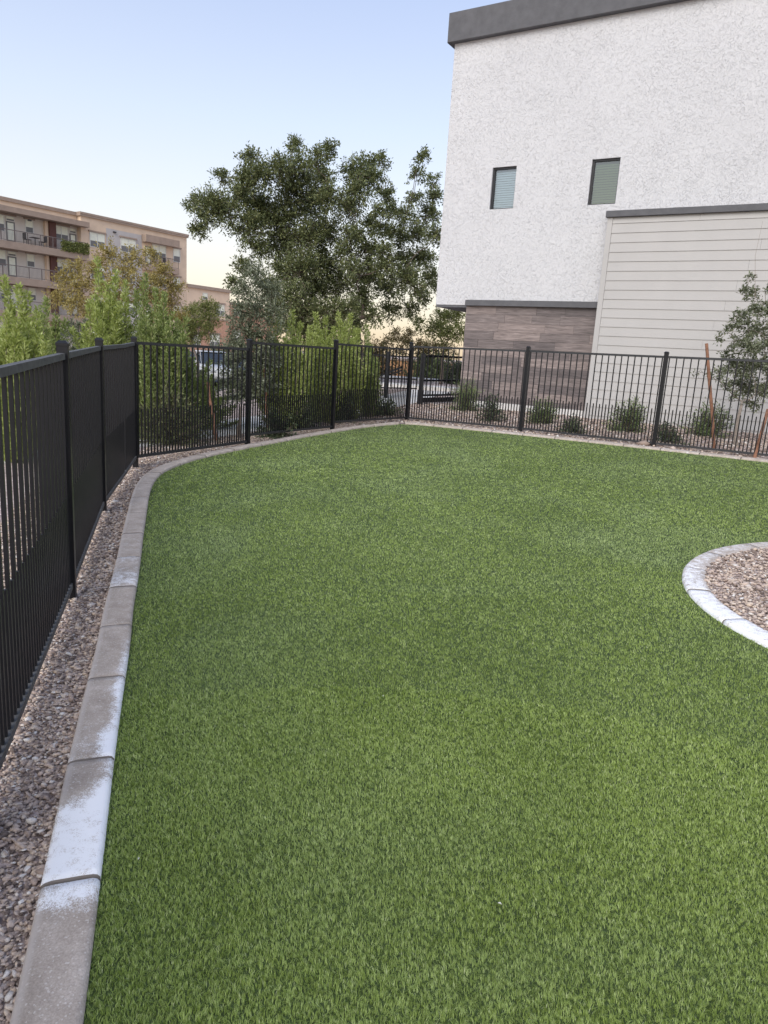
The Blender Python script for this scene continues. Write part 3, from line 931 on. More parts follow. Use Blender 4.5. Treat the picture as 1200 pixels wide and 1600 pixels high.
# ------------------------------------------------------------------ apartment block far left
E2 = np.array([0.5661566, 0.82429771]); N2 = np.array([-0.82429771, 0.5661566]); A0 = np.array([-32.55205382, 66.0])
def apt(u, k, z):
    return (A0[0]+u*E2[0]+k*N2[0], A0[1]+u*E2[1]+k*N2[1], z)
FL = 2.87
def apt_window(g, a, b, c, d, k, sashes=2, lintel=True):
    w = MB(apt); f = 0.06
    w.box(a, b, k-.05, k+.02, c, c+f).box(a, b, k-.05, k+.02, d-f, d)
    for i in range(sashes+1):
        u = a + (b-a-f)*i/sashes
        w.box(u, u+f, k-.048, k+.02, c+f, d-f)
    wo = w.build('window', M['white_frame'], g)
    sw = (b-a-f)/sashes
    for i in range(sashes):
        u0 = a + f + sw*i; u1 = u0 + sw - f; zm = c + (d-c)*0.44
        MB(apt).box(u0, u1, k-.022, k-.004, zm, d-f).build('pane', M['cream_pane'], wo)
        MB(apt).box(u0, u1, k-.034, k-.004, c+f, zm-.002).build('screen', M['screen'], wo)
    if lintel:
        MB(apt).box(a-.12, b+.12, k-.16, k-.002, d+.01, d+.14).build('lintel', M['apt_trim'], g)
def apt_door(g, a, b, c, d, k):
    w = MB(apt); f = 0.1
    w.box(a, a+f, k-.05, k-.002, c, d).box(b-f, b, k-.05, k-.002, c, d).box(a+f, b-f, k-.05, k-.002, d-f, d).box(a+f, b-f, k-.05, k-.002, c, c+f*1.6)
    o = w.build('door', M['screen'], g)
    MB(apt).box(a+f, b-f, k-.03, k-.004, c+f*1.6, d-f).build('pane', M['cream_pane'], o)
def railing(g, a, b, z, k, side=None):
    w = MB(apt)
    w.box(a, b, k-.03, k+.03, z+.9, z+.96).box(a, b, k-.02, k+.02, z+.06, z+.10)
    n = max(1, int(round((b-a)/1.15)))
    for i in range(n+1):
        u = a + (b-a-.05)*i/n
        w.box(u, u+.05, k-.025, k+.025, z, z+.9)
    o = w.build('railing', M['rail'], g)
    m = int((b-a)/0.115)
    w = MB(apt)
    for i in range(m):
        u = a + (b-a)*(i+.5)/m
        w.box(u, u+.014, k-.007, k+.007, z+.1, z+.9)
    tag(w.build('baluster', M['rail'], o), kind='stuff')
def apartment():
    g = empty('apartment_block', apt(8, 0, 0.5), 'four storey tan apartment block with long balconies beyond the trees', 'apartment block')
    T = -0.5
    MB(apt).box(-30, 5.0, 0.6, 14, T, 12.55).build('left_wall', M['apt_beige'], g)
    MB(apt).box(5.0, 17.30, 0.0, 14, T, 12.55).build('main_wall', M['apt_tan'], g)
    # parapet band and cornice
    MB(apt).box(-30, 4.86, 0.56, 0.598, 12.02, 12.55).build('parapet_band', M['apt_tan'], g)
    MB(apt).box(-30, 4.85, 0.42, 14.1, 12.552, 12.86).build('cornice', M['apt_trim'], g)
    MB(apt).box(4.853, 17.42, -0.16, 14.2, 12.552, 12.72).box(4.853, 17.46, -0.2, 14.24, 12.72, 12.9).build('cornice', M['apt_trim'], g)
    MB(apt).box(7.62, 11.62, -0.04, -0.002, T, 11.92).build('accent_panel', M['apt_grey'], g)
    # canopy over the top balcony
    MB(apt).box(-30, 5.45, -0.7, 0.598, 11.56, 12.0).build('canopy', M['apt_trim'], g)
    for fl in range(4):
        dz = -FL*fl
        if fl < 3:
            MB(apt).box(-30, 5.3-.25*fl, -0.7, 0.598, 8.6+dz, 9.2+dz).build('balcony_slab', M['apt_trim'], g)
            railing(g, -12, 5.28, 9.2+dz, -0.64)
        # left bay
        for base in (0, -6.2, -12.4):
            apt_window(g, 0.01+base, 0.75+base, 10.29+dz, 11.40+dz, 0.6, 1)
            apt_door(g, -1.68+base, -0.92+base, 9.25+dz, 10.95+dz, 0.6)
            apt_window(g, -1.68+base, -0.92+base, 10.98+dz, 11.4+dz, 0.6, 1)
            apt_window(g, -3.1+base, -1.8+base, 10.05+dz, 11.4+dz, 0.6, 2)
        MB(apt).box(1.70, 1.98, 0.30, 0.598, 9.22+dz, 11.54+dz).build('pilaster', M['apt_wing'], g)
        MB(apt).box(2.0, 2.62, 0.1, 0.598, 9.22+dz, 11.54+dz).build('storage_panel', M['rust'], g)
        apt_window(g, 2.68, 4.08, 10.1+dz, 11.40+dz, 0.6, 2)
        apt_door(g, 4.2, 4.86, 9.25+dz, 10.9+dz, 0.6)
        apt_window(g, 4.2, 4.86, 10.95+dz, 11.38+dz, 0.6, 1, False)
        # main wall
        apt_window(g, 5.86, 7.46, 9.97+dz, 11.31+dz, 0.0, 2)
        apt_window(g, 9.17, 10.88, 10.0+dz, 11.33+dz, -0.045, 2)
        apt_door(g, 12.03, 12.70, 9.22+dz, 10.97+dz, 0.0)
        apt_window(g, 12.88, 14.6, 9.93+dz, 11.32+dz, 0.0, 2, False)
        apt_window(g, 15.52, 16.42, 9.91+dz, 11.27+dz, 0.0, 1)
        if fl < 2:
            MB(apt).box(11.66, 15.75, -0.7, -0.002, 8.62+dz, 9.15+dz).build('balcony_slab', M['apt_trim'], g)
            railing(g, 11.75, 15.7, 9.15+dz, -0.64)
    MB(apt).box(11.66, 15.8, -0.7, -0.002, 11.32, 12.0).build('canopy', M['apt_trim'], g)
    for a, z in ((8.35, 11.62), (-0.1, 11.2)):
        MB(apt).box(a, a+.28, -0.2, -0.05, z, z+.12).build('wall_lamp', M['dark'], g)
    # louvre on the accent panel
    MB(apt).box(7.98, 8.55, -0.075, -0.042, 9.3, 9.95).build('louvre', M['screen'], g)
    # lower wing
    h = empty('apartment_wing', apt(20, 0.3, 0.5), 'low peach stucco wing with a brick base at the right end of the apartments', 'building')
    MB(apt).box(17.32, 23.5, 0.0, 12, 4.53, 7.55).build('upper_wall', M['apt_wing'], h)
    MB(apt).box(17.32, 23.5, -0.02, 12, T, 4.4).build('brick_wall', M['brick'], h)
    MB(apt).box(17.32, 23.56, -0.08, 12, 4.402, 4.528).build('band', M['apt_trim'], h)
    MB(apt).box(17.32, 23.7, -0.22, 12.1, 7.552, 7.9).build('cornice', M['apt_trim'], h)
    apt_window(h, 19.5, 20.2, 6.48, 7.2, 0.0, 1, False)
    apt_window(h, 20.6, 22.0, 1.3, 2.85, -.025, 2); apt_window(h, 18.0, 19.2, 1.3, 2.85, -.025, 2)
    apt_window(h, 21.5, 22.7, 4.9, 6.2, 0.0, 2)
    MB(apt).box(23.72, 32, 0.3, 12, T, 6.3).build('brick_wall', M['brick'], h)
    MB(apt).box(23.72, 32.1, 0.15, 12.1, 6.302, 6.6).build('cornice', M['apt_trim'], h)
    apt_window(h, 24.4, 25.6, 5.1, 6.0, 0.3, 2, False); apt_window(h, 24.4, 25.6, 2.0, 3.5, 0.3, 2)
    # furniture on the balconies
    def chair(u, z, face, label):
        o = empty('balcony_chair', apt(u, -0.15, z), label, 'chair', 'chairs on the apartment balconies')
        MB(apt).box(u-.25, u+.25, -.4, .1, z+.40, z+.45).build('seat', M['dark'], o)
        MB(apt).box(u-.25*face-.03, u-.25*face+.03, -.4, .1, z+.46, z+.95).build('backrest', M['dark'], o)
        for a in (-.21, .21):
            for b in (-.36, .06):
                MB(apt).box(u+a-.02, u+a+.02, b-.02, b+.02, z, z+.4).build('leg', M['dark'], o)
    chair(-0.25, 9.2, 1, 'dark chair left of the small table on the top balcony')
    chair(1.15, 9.2, -1, 'dark chair right of the small table on the top balcony')
    chair(13.1, 9.15, 1, 'left dark chair on the short right hand balcony')
    chair(14.0, 9.15, -1, 'right dark chair on the short right hand balcony')
    t = empty('balcony_table', apt(.45, -.15, 9.2), 'small dark table between two chairs on the top balcony', 'table')
    MB(apt).box(.1, .8, -.5, .2, 9.86, 9.9).build('tabletop', M['dark'], t)
    MB(apt).box(.42, .48, -.18, -.12, 9.2, 9.858).build('leg', M['dark'], t)
apartment()

# ------------------------------------------------------------------ paths, road, parking
def path_run(name, line, width, slab, mat, off=0.02):
    p = resample(smooth_line(resample(line, 0.2), 10), slab)
    n = normals2(p)
    V = []; F = []
    root = None
    foot = np.concatenate([p + n*(width/2-.03), (p - n*(width/2-.03))[::-1]])
    root = sheet(name, foot, 0.006, M['kerb_foot'])
    for i in range(len(p)-1):
        g_ = 0.006/slab
        mb = MB()
        A, B = p[i], p[i+1]; d = B-A
        c = [A+d*g_ + n[i]*width/2, B-d*g_ + n[i+1]*width/2, B-d*g_ - n[i+1]*width/2, A+d*g_ - n[i]*width/2]
        zz = [float(gz(*q)) for q in c]
        mb.add([(q[0], q[1], z-.05) for q, z in zip(c, zz)] + [(q[0], q[1], z+off) for q, z in zip(c, zz)],
               [(0,1,2,3),(7,6,5,4),(0,4,5,1),(1,5,6,2),(2,6,7,3),(3,7,4,0)])
        mb.build('paving_slab', mat, root)
path_run('path', [(1.4,24.5),(0.5,21.2),(-0.3,18.2),(-1.5,15.8),(-2.6,13.6),(-3.2,12.0),(-4.3,10.6),(-6.0,8.0),(-7.0,3.5),(-7.4,-1)], 1.35, 1.2, M['concrete'])
sheet('road', [(-3.0,27.5),(30,21.5),(30,28.5),(-3.0,34.5)], 0.02, M['asphalt'])
sheet('parking_lot', [(-60,20),(-6.5,24),(-3.2,27.6),(-3.2,60),(-26,66),(-60,30)], 0.012, M['asphalt'])
path_run('pavement', [(-2.8,26.6),(6,25.0),(28,20.8)], 1.3, 1.5, M['concrete'], 0.12)
path_run('pavement', [(-2.8,35.6),(8,33.7),(30,29.4)], 1.5, 1.5, M['concrete'], 0.12)
for i in range(9):
    x = -26 + i*2.7
    sheet('bay_line', [(x,29),(x+.1,29),(x+.1,34),(x,34)], 0.018, M['paint'])

# ------------------------------------------------------------------ plants
def leaf_mesh(name, P, D, Nn, L, W, mat):
    n = len(P)
    S = unit(np.cross(D, Nn))
    L = np.broadcast_to(L, (n,))[:, None]; W = np.broadcast_to(W, (n,))[:, None]
    up = np.cross(S, D)
    a = P; b = P + D*L*.45 + S*W/2 + up*W*.18; c = P + D*L; d = P + D*L*.45 - S*W/2 + up*W*.18
    V = np.stack([a, b, c, d], 1).reshape(-1, 3)
    i = np.arange(n)*4
    return np_mesh(name, V, np.stack([i, i+1, i+2, i+3], 1), mat)
def rand_dir(n, up=0.0):
    v = rng.normal(0, 1, (n, 3)); v = unit(v); v[:, 2] += up
    return unit(v)

def crown_tree(name, base, clumps, n_leaf, leaf, mat, bark, r0, label, cat, group=None, fork=0.45, droop=0.1, twig_r=0.006, trunk_pts=None, shoots=()):
    """clumps: list of (centre xyz, radius).  Limbs reach every clump, twigs fan out in it and carry the leaves."""
    base = np.array(base, float)
    g = empty(name, base, label, cat, group)
    C = np.array([c for c, r in clumps]); Rr = np.array([r for c, r in clumps])
    mid = C.mean(0)
    top = base + (mid-base)*np.array([fork*.6, fork*.6, fork])
    mb = MB()
    tp = [base, base + (top-base)*.4 + rng.normal(0, .02*np.linalg.norm(top-base), 3)*[1,1,0], top]
    mb.tube([base-(0,0,.1)] + tp, [r0*1.5, r0*1.25, r0*.95, r0*.75], 9)
    mb.build('trunk', bark, g, True)
    nodes = [(top, r0*.62)]
    lb = MB()
    todo = list(range(len(C)))
    while todo:
        # grow to the clump that lies nearest to the wood there is already
        NP = np.array([q[0] for q in nodes]); CT = C[todo]
        D2 = np.linalg.norm(CT[:, None]-NP[None], axis=2) + .30*np.linalg.norm(NP-top, axis=1)[None]
        ii, jj = np.unravel_index(np.argmin(D2), D2.shape)
        i = todo.pop(ii); c = C[i]; s, rs_ = nodes[jj]
        L = np.linalg.norm(c-s)
        m1 = s + (c-s)*.35 + np.array([0,0,.10*L]) + rng.normal(0, .06*L, 3)
        m2 = s + (c-s)*.7 + np.array([0,0,.07*L]) + rng.normal(0, .05*L, 3)
        re = max(twig_r*1.3, rs_*.6)
        rr = [max(rs_*.8, re), max(rs_*.74, re), max(rs_*.66, re), re]
        lb.tube([s, m1, m2, c], rr, 5, False)
        nodes += [(m1, rr[1]), (m2, rr[2]), (c, re)]
    w = Rr**2.0; w = w/w.sum()
    PP = []; DD = []; tb = MB()
    for i in range(len(C)):
        k = max(6, int(n_leaf*w[i]))
        nt = max(3, k//16)
        dirs = rand_dir(nt, .25)
        st = C[i] + dirs*Rr[i]*rng.uniform(0, .25, (nt, 1))
        en = C[i] + dirs*Rr[i]*rng.uniform(.6, 1.12, (nt, 1)) + np.array([0,0,-1.0])*Rr[i]*droop*rng.random((nt, 1))
        for a, b in zip(st[:max(2, nt//3)], en):
            tb.tube([a, b], [twig_r, twig_r*.4], 3, False)
        ti = rng.integers(0, nt, k); t = rng.random(k)**.7
        p = st[ti] + (en[ti]-st[ti])*t[:, None] + rng.normal(0, leaf[0]*.45, (k, 3))
        d = unit(unit(en[ti]-st[ti]) + rand_dir(k)*1.1 + np.array([0,0,-droop]))
        PP.append(p); DD.append(d)
    for pts in shoots:
        tb.tube(pts, [twig_r*1.2, twig_r, twig_r*.5][:len(pts)], 3, False)
    lb.v += []
    limb = lb.build('limbs', bark, g, True)
    tw = tb.build('twigs', bark, g); tag(tw, kind='stuff')
    P = np.concatenate(PP); D = np.concatenate(DD)
    k = len(P)
    me = leaf_mesh('crown', P-base, D, rand_dir(k, .9), leaf[0]*rng.uniform(.7, 1.3, k), leaf[1]*rng.uniform(.75, 1.25, k), mat)
    tag(link('crown', me, g), kind='stuff')
    return g

def px_clumps(lst, x0, y0, s, depth, spread):
    out = []
    for x, y, r in lst:
        dd = depth + random.uniform(-1, 1)*spread
        out.append((at(x0+x/s, y0+y/s, dd), r/s*depth/FPX))
    return out

# big dark tree
big = [(112,388,58),(130,330,90),(80,440,50),(60,320,50),(200,360,90),(180,210,50),(300,130,55),(290,230,80),(350,200,80),(270,300,90),(350,350,110),(300,430,90),
 (420,170,70),(490,80,50),(500,180,90),(480,280,110),(440,400,120),(590,130,60),(640,90,45),(600,230,90),(560,330,100),(640,300,80),
 (740,190,70),(800,160,60),(860,140,45),(830,220,70),(880,290,60),(760,280,80),(720,350,80),(1040,130,40),(1010,200,42),(1080,230,40),(1000,300,45),(1090,300,50),
 (960,380,62),(1060,370,66),(1000,460,74),(1090,460,60),(940,470,50),(820,420,52),(760,450,52),(830,520,42),
 (620,450,110),(540,480,110),(430,500,100),(340,520,70),(280,600,60),(230,660,40),(520,600,110),(620,600,110),(700,540,62),(680,660,90),(580,700,100),(450,620,90),(380,680,70),(480,720,80),
 (880,600,72),(960,570,74),(1040,560,78),(1080,650,64),(980,660,86),(880,680,76),(820,640,52),(780,720,66),(900,780,60),(980,770,50),(1040,720,54),(830,800,50),(700,780,80),(600,800,90),(520,800,80),(760,850,40),(660,860,80),(790,520,52),(860,440,52),(900,350,46),(800,585,56),(730,470,56),(850,365,46),(770,640,56),(740,600,56),(910,450,46),(880,530,50),(560,880,90),(480,860,80),(600,940,90),(700,920,60),(420,760,80),(760,780,60)]
b = at(562, 640, 27.0); b[2] = float(gz(b[0], b[1]))
crown_tree('oak_tree', b, px_clumps(big, 280, 200, 2.727, 27.0, 1.6), 125000, (0.104, 0.049), M['leaf_dark'], M['bark'], 0.20,
           'large dark green tree with a wide open crown left of the white house', 'tree', fork=.42, twig_r=.009)

# small olive tree right, with stakes
sm = [(1090,130,28),(1060,220,40),(1110,230,46),(1050,340,52),(1130,330,58),(1180,200,26),(1190,300,46),(1000,380,32),(960,440,34),(900,480,26),(1080,430,78),(1170,430,60),(1000,500,44),(1080,540,80),(1180,540,70),
 (960,580,44),(910,690,44),(840,690,22),(780,690,16),(1000,660,68),(1090,660,84),(1190,650,76),(1030,760,66),(1120,770,80),(950,770,34),(1190,780,60),(1010,830,34),(1100,850,38),(1140,880,24),(1240,330,56),(1250,450,76),(1260,600,80),(1240,720,60)]
b = onplane(1150, 697)
crown_tree('olive_tree', b, px_clumps(sm, 880, 400, 3.75, 12.75, .35), 8200, (0.062, 0.026), M['leaf_olive'], M['bark_pale'], 0.034,
           'young staked olive tree with small grey green leaves beside the siding wall', 'tree', fork=.42, twig_r=.0035,
           shoots=[[at(1180,470,12.7), at(1180,400,12.7), at(1192,345,12.7)]])
def stake(p, q, r, label, tilt_group='wooden tree stakes'):
    o = empty('tree_stake', p, label, 'stake', tilt_group)
    p = np.array(p); q = np.array(q)
    pts = [p-(0,0,.1), p+(q-p)*.35+rng.normal(0,.008,3), p+(q-p)*.7+rng.normal(0,.008,3), q]
    MB().tube(pts, [r, r*.97, r, r*.95], 8).build('pole', M['stake'], o)
def stake_px(b, t, d, r, label):
    B = onplane(*b); 
    T = at(t[0], t[1], d if d else 12)
    stake(B, T, r, label)
stake_px((1118,704), (1104,537), 12.2, .027, 'tall leaning reddish stake left of the young olive tree')
stake_px((1178,716), (1200,640), 11.6, .027, 'reddish stake right of the young olive trunk, leaning right')
stake_px((338,690), (325,598), 11.6, .025, 'reddish leaning stake behind the first stepped fence panel')
b = onplane(418, 676); stake(b, at(413, 538, 12.6), .022, 'slim reddish stake behind the middle stepped fence panel')

# grey green tree left of the middle
gr = [(400,430,26),(385,460,28),(420,455,26),(372,490,24),(400,490,30),(430,490,26),(380,520,30),(410,525,30),(362,540,24),(385,560,32),(415,560,28),(370,590,28),(395,600,30),(420,600,24),(378,622,22),(360,570,18),(350,600,14)]
b = onplane(373, 684)
crown_tree('grey_tree', b, [(at(x, y, 12.4+random.uniform(-.35,.35)), r*12.4/FPX) for x, y, r in gr], 15000, (0.055, 0.021), M['leaf_grey'], M['bark'], 0.032,
           'slender grey green young tree behind the first stepped fence panel', 'tree', fork=.3, droop=.2, twig_r=.003)

# golden thin trees before the apartments
gold = [(170,400,26),(150,425,22),(195,430,26),(130,450,24),(165,455,28),(210,405,24),(225,455,26),(120,480,22),(150,490,26),(100,440,22),(90,470,22),(115,420,20),(240,470,24),(185,470,24)]
b = at(160, 590, 24); b[2] = float(gz(b[0], b[1]))
crown_tree('palo_verde', b, [(at(x, y, 24+random.uniform(-.8,.8)), r*24/FPX) for x, y, r in gold], 11000, (0.09, 0.04), M['leaf_gold'], M['bark_pale'], .07,
           'thin golden leaved tree in front of the apartment balconies', 'tree', fork=.4, twig_r=.008)
gold2 = [(255,425,22),(270,450,22),(240,440,20),(262,480,24),(280,500,20),(235,400,16),(250,500,24)]
b = at(262, 590, 27); b[2] = float(gz(b[0], b[1]))
crown_tree('palo_verde', b, [(at(x, y, 27+random.uniform(-.6,.6)), r*27/FPX) for x, y, r in gold2], 6000, (0.09, 0.04), M['leaf_gold'], M['bark_pale'], .06,
           'thin golden tree by the right end of the apartment block', 'tree', fork=.4, twig_r=.008)
pv = [(300,490,22),(318,482,20),(290,510,20),(310,512,22),(330,500,18),(325,520,16),(300,528,16),(335,480,12)]
b = at(308, 585, 30); b[2] = float(gz(b[0], b[1]))
crown_tree('palo_verde', b, [(at(x, y, 30+random.uniform(-.6,.6)), r*30/FPX) for x, y, r in pv], 7000, (0.12, 0.032), M['leaf_pv'], M['bark_pale'], .09,
           'small round olive green tree in front of the peach wing', 'tree', fork=.4, twig_r=.01)
# sparse trees and hedges beyond the gate
for nm, lst, d, n, mt, lab in (
  ('mesquite_tree', [(690,500,24),(712,495,22),(675,515,20),(700,525,22),(720,520,18),(655,505,14)], 31, 5200, 'leaf_pv', 'airy pale tree between the gate and the wood clad wall'),
  ('mesquite_tree', [(640,525,16),(618,520,14),(628,535,18),(650,540,16),(606,535,14),(596,545,14),(662,548,18),(680,545,18),(700,548,18),(620,550,16)], 36, 5000, 'leaf_rust', 'low brownish tree behind the gate side panel')):
    b = at(lst[0][0], 585, d); b[2] = float(gz(b[0], b[1]))
    crown_tree(nm, b, [(at(x, y, d+random.uniform(-.6,.6)), r*d/FPX) for x, y, r in lst], n, (0.11, 0.045), M[mt], M['bark'], .07, lab, 'tree', fork=.5, twig_r=.008)

def plume_shrub(name, base, stems, mat, n_per_m, leaf, label, group=None, width=.12, bark='bark_pale'):
    """upright leafy stems: stems = [(top xyz, width)]"""
    base = np.array(base, float)
    g = empty(name, base, label, 'shrub', group)
    PP = []; DD = []; tb = MB()
    for top, wd in stems:
        top = np.array(top, float)
        foot = base + np.array([(top-base)[0]*.35, (top-base)[1]*.35, 0]) + rng.normal(0, .04, 3)*[1,1,0]
        L = np.linalg.norm(top-foot)
        m = foot + (top-foot)*.5 + rng.normal(0, .04*L, 3)*[1,1,0]
        tb.tube([foot, m, top], [.011, .008, .002], 4, False)
        k = int(L*n_per_m)
        t = rng.random(k)**.8
        a = np.where(t[:, None] < .5, foot + (m-foot)*(t[:, None]*2), m + (top-m)*(t[:, None]*2-1))
        rad = wd*(np.clip(1.08-t, 0.05, 1)**.6)*np.clip(t*5+.25, 0, 1)
        o = rand_dir(k); o[:, 2] *= .4
        p = a + o*(rad*np.sqrt(rng.random(k)))[:, None]
        d = unit(o*.8 + np.array([0,0,.8]) + rand_dir(k)*.55)
        PP.append(p); DD.append(d)
    st = tb.build('stems', M[bark], g, True)
    P = np.concatenate(PP); D = np.concatenate(DD); k = len(P)
    me = leaf_mesh('foliage', P-base, D, rand_dir(k, .5), leaf[0]*rng.uniform(.7, 1.3, k), leaf[1]*rng.uniform(.75, 1.25, k), mat)
    tag(link('foliage', me, g), kind='stuff')
    return g
def auto_stems(base_px, tops, d, extra, spread):
    st = []
    for x, y, w in tops:
        st.append((at(x, y, d + random.uniform(-.25, .25)), w*d/FPX))
        for _ in range(int(extra*1.7)):
            f = random.uniform(.2, .75)
            yy = y + (base_px[1]-y)*(1-f)*random.uniform(.3, 1.0)
            st.append((at(x+random.gauss(0, spread*1.2), yy, d+random.uniform(-.45, .45)), w*random.uniform(.8, 1.35)*d/FPX))
    return st
SG = 'upright lime green shrubs outside the fence'
for bp, tops, d, ex, sp, mt, lab in (
  ((445,676), [(419,482,13),(436,490,13),(456,486,14),(470,505,13),(405,520,12)], 12.9, 5, 14, 'leaf_lime', 'tall lime shrub just right of the grey green tree'),
  ((505,662), [(493,490,12),(509,494,11),(484,510,12),(522,512,11)], 14.0, 5, 10, 'leaf_lime', 'lime shrub with two pointed tips near the middle fence post'),
  ((545,658), [(529,488,11),(548,491,11),(538,505,12),(560,515,11)], 14.6, 5, 9, 'leaf_lime', 'pointed lime shrub above the third stepped panel'),
  ((570,650), [(573,508,9),(580,540,11),(588,560,10)], 15.3, 4, 7, 'leaf_green', 'lowest green shrub of the row, next to the pale path'),
  ((175,712), [(151,404,13),(165,440,15),(182,424,13),(196,442,14),(140,470,15),(172,470,16)], 11.2, 6, 15, 'leaf_lime', 'tall lime shrub whose tip reaches the apartment balconies'),
  ((240,700), [(227,430,12),(214,455,14),(242,452,13),(257,459,12),(270,490,14),(232,480,15)], 11.2, 6, 15, 'leaf_green', 'green shrub behind the left fence corner post'),
  ((285,690), [(278,500,13),(290,540,14),(300,560,15),(270,530,14)], 12.0, 5, 13, 'leaf_green', 'bushy green shrub through the first stepped fence panel'),
  ((312,688), [(302,568,12),(318,575,12),(332,586,10),(345,598,8)], 12.6, 3, 9, 'leaf_green', 'short green shrub in the gap before the parked cars'),
  ((12,760), [(6,434,16),(28,446,15),(44,458,14),(-18,440,16),(18,478,18),(58,488,13)], 9.0, 6, 16, 'leaf_lime', 'yellow green shrub at the left edge behind the fence'),
  ((85,740), [(72,468,14),(60,480,14),(88,492,14),(102,500,14),(80,512,14)], 11.0, 5, 14, 'leaf_green', 'green shrub behind the left fence below the balconies'),
  ((125,735), [(112,500,13),(124,505,13),(136,500,13),(118,520,14)], 12.0, 5, 10, 'leaf_grey', 'greyish shrub between two greener ones behind the left fence')):
    b = onplane(*bp); s_ = d/ b[1]
    b = at(bp[0], bp[1], d); b[2] = float(gz(b[0], b[1]))
    plume_shrub('upright_shrub', b, auto_stems(bp, tops, d, ex, sp), M[mt], 380, (.062, .021), lab, SG)

def low_shrub(base, w, h, n, mat, leaf, label, group, spiky=False):
    base = np.array(base, float)
    g = empty('low_shrub', base, label, 'shrub', group)
    nt = max(12, n//18)
    dirs = rand_dir(nt, .75); dirs[:, 2] = np.abs(dirs[:, 2])
    en = base + dirs*np.array([w/2, w/2, h])*rng.uniform(.55, 1.1, (nt, 1))
    st = base + rng.normal(0, w*.06, (nt, 3))*[1,1,0]
    tb = MB()
    for a, b in zip(st, en): tb.tube([a, (a+b)/2+rng.normal(0,.015,3), b], [.006, .005, .002], 3, False)
    tb.build('stems', M['bark'], g)
    ti = rng.integers(0, nt, n); t = rng.random(n)**.55
    P = st[ti] + (en[ti]-st[ti])*t[:, None] + rng.normal(0, leaf[0]*.5, (n, 3))
    D = unit(unit(en[ti]-st[ti])*(1.6 if spiky else .7) + rand_dir(n))
    P[:, 2] = np.maximum(P[:, 2], base[2]+.01)
    me = leaf_mesh('foliage', P-base, D, rand_dir(n, .6), leaf[0]*rng.uniform(.7, 1.3, n), leaf[1]*rng.uniform(.75, 1.25, n), mat)
    tag(link('foliage', me, g), kind='stuff')
BG = 'low shrubs in the gravel bed by the building'
def gpt(x, y): return (x, y, float(gz(x, y)))
low_shrub(gpt(1.80,17.5), .85, .80, 2600, M['leaf_low'], (.07,.014), 'feathery green shrub against the left end of the wood clad wall', BG, True)
low_shrub(gpt(2.12,15.4), .75, .62, 1100, M['leaf_blackish'], (.05,.028), 'dark dusky shrub with bare stems left of the fence post', BG)
low_shrub(gpt(3.2,15.3), .85, .48, 2400, M['leaf_low'], (.07,.013), 'green grassy mound before the wood clad wall', BG, True)
low_shrub(gpt(3.52,13.85), .62, .34, 900, M['leaf_blackish'], (.045,.026), 'small dark shrub low behind the fence, below the siding corner', BG)
low_shrub(gpt(4.72,14.35), .95, .66, 3000, M['leaf_low'], (.05,.022), 'largest green shrub in front of the pale siding', BG)
low_shrub(gpt(4.98,12.9), .72, .36, 1000, M['leaf_blackish'], (.045,.026), 'small dark shrub at the foot of the right fence post', BG)
low_shrub(gpt(6.2,14.1), 1.1, .66, 2800, M['leaf_low'], (.05,.022), 'green shrub behind the young olive tree', BG)
LG = 'low shrubs between the stepped fence and the path'
low_shrub(gpt(-3.3,10.9), 1.5, .85, 4200, M['leaf_dark'], (.055,.024), 'dark bush behind the left corner of the stepped fence', LG)
low_shrub(gpt(-1.75,13.15), 1.0, .7, 3300, M['leaf_low'], (.055,.024), 'green low bush behind the middle stepped fence panel', LG)
low_shrub(gpt(-1.05,14.4), 1.05, .75, 3600, M['leaf_blackish'], (.055,.024), 'dark low bush under the pointed lime shrubs', LG)
low_shrub(gpt(-.15,15.9), .9, .42, 1600, M['leaf_low'], (.055,.02), 'small green bush right of the path near the fence corner', LG)
low_shrub(gpt(-1.9,11.9), .8, .5, 1500, M['leaf_blackish'], (.05,.024), 'dark bush beside the grey green tree trunk', LG)
FG = 'hedge shrubs across the road'
for x, y, w, h, mt, lab in ((-1.2,38,3.4,1.7,'leaf_rust','brownish hedge shrub behind the slanted push bar'), (2.0,37.5,3.2,1.5,'leaf_low','olive hedge shrub behind the gate'),
    (4.6,37,3.0,1.8,'leaf_rust','rusty hedge shrub nearest the wood clad wall'), (3.0,33.2,1.6,.8,'leaf_blackish','small dark shrub on the far pavement behind the gate'),
    (-12,50,4,1.6,'leaf_blackish','dark hedge shrub behind the parked cars'), (-18,50,5,1.6,'leaf_low','green hedge shrub left of the parked cars')):
    low_shrub(gpt(x, y), w, h*1.25, 4200, M[mt], (.15,.07), lab, FG)
w = empty('garden_wall', gpt(2,41), 'low orange plaster wall behind the hedge across the road', 'wall')
MB().box(-4, 9, 41, 41.25, .3, 1.45).build('wall_body', M['orange_wall'], w)
MB().box(-4.05, 9.05, 40.95, 41.3, 1.452, 1.55).build('coping', M['apt_trim'], w)

# ivy on the balcony rail
def ivy():
    g = empty('climbing_plant', apt(4, -.7, 9.2), 'yellow green climbing plant covering the right end of the top balcony railing', 'plant')
    n = 1500
    u = rng.uniform(2.6, 5.3, n); z = 9.15 + rng.random(n)*np.interp(u, [2.6, 3.2, 5.3], [.95, .8, .95]); k = -.72 + rng.normal(0, .06, n)
    P = np.stack(apt(u, k, z), 1)
    me = leaf_mesh('foliage', P-ORG[g.name], rand_dir(n, -.2), rand_dir(n)+np.array([.8,-.6,.2]), .18, .1, M['ivy'])
    tag(link('foliage', me, g), kind='stuff')
ivy()

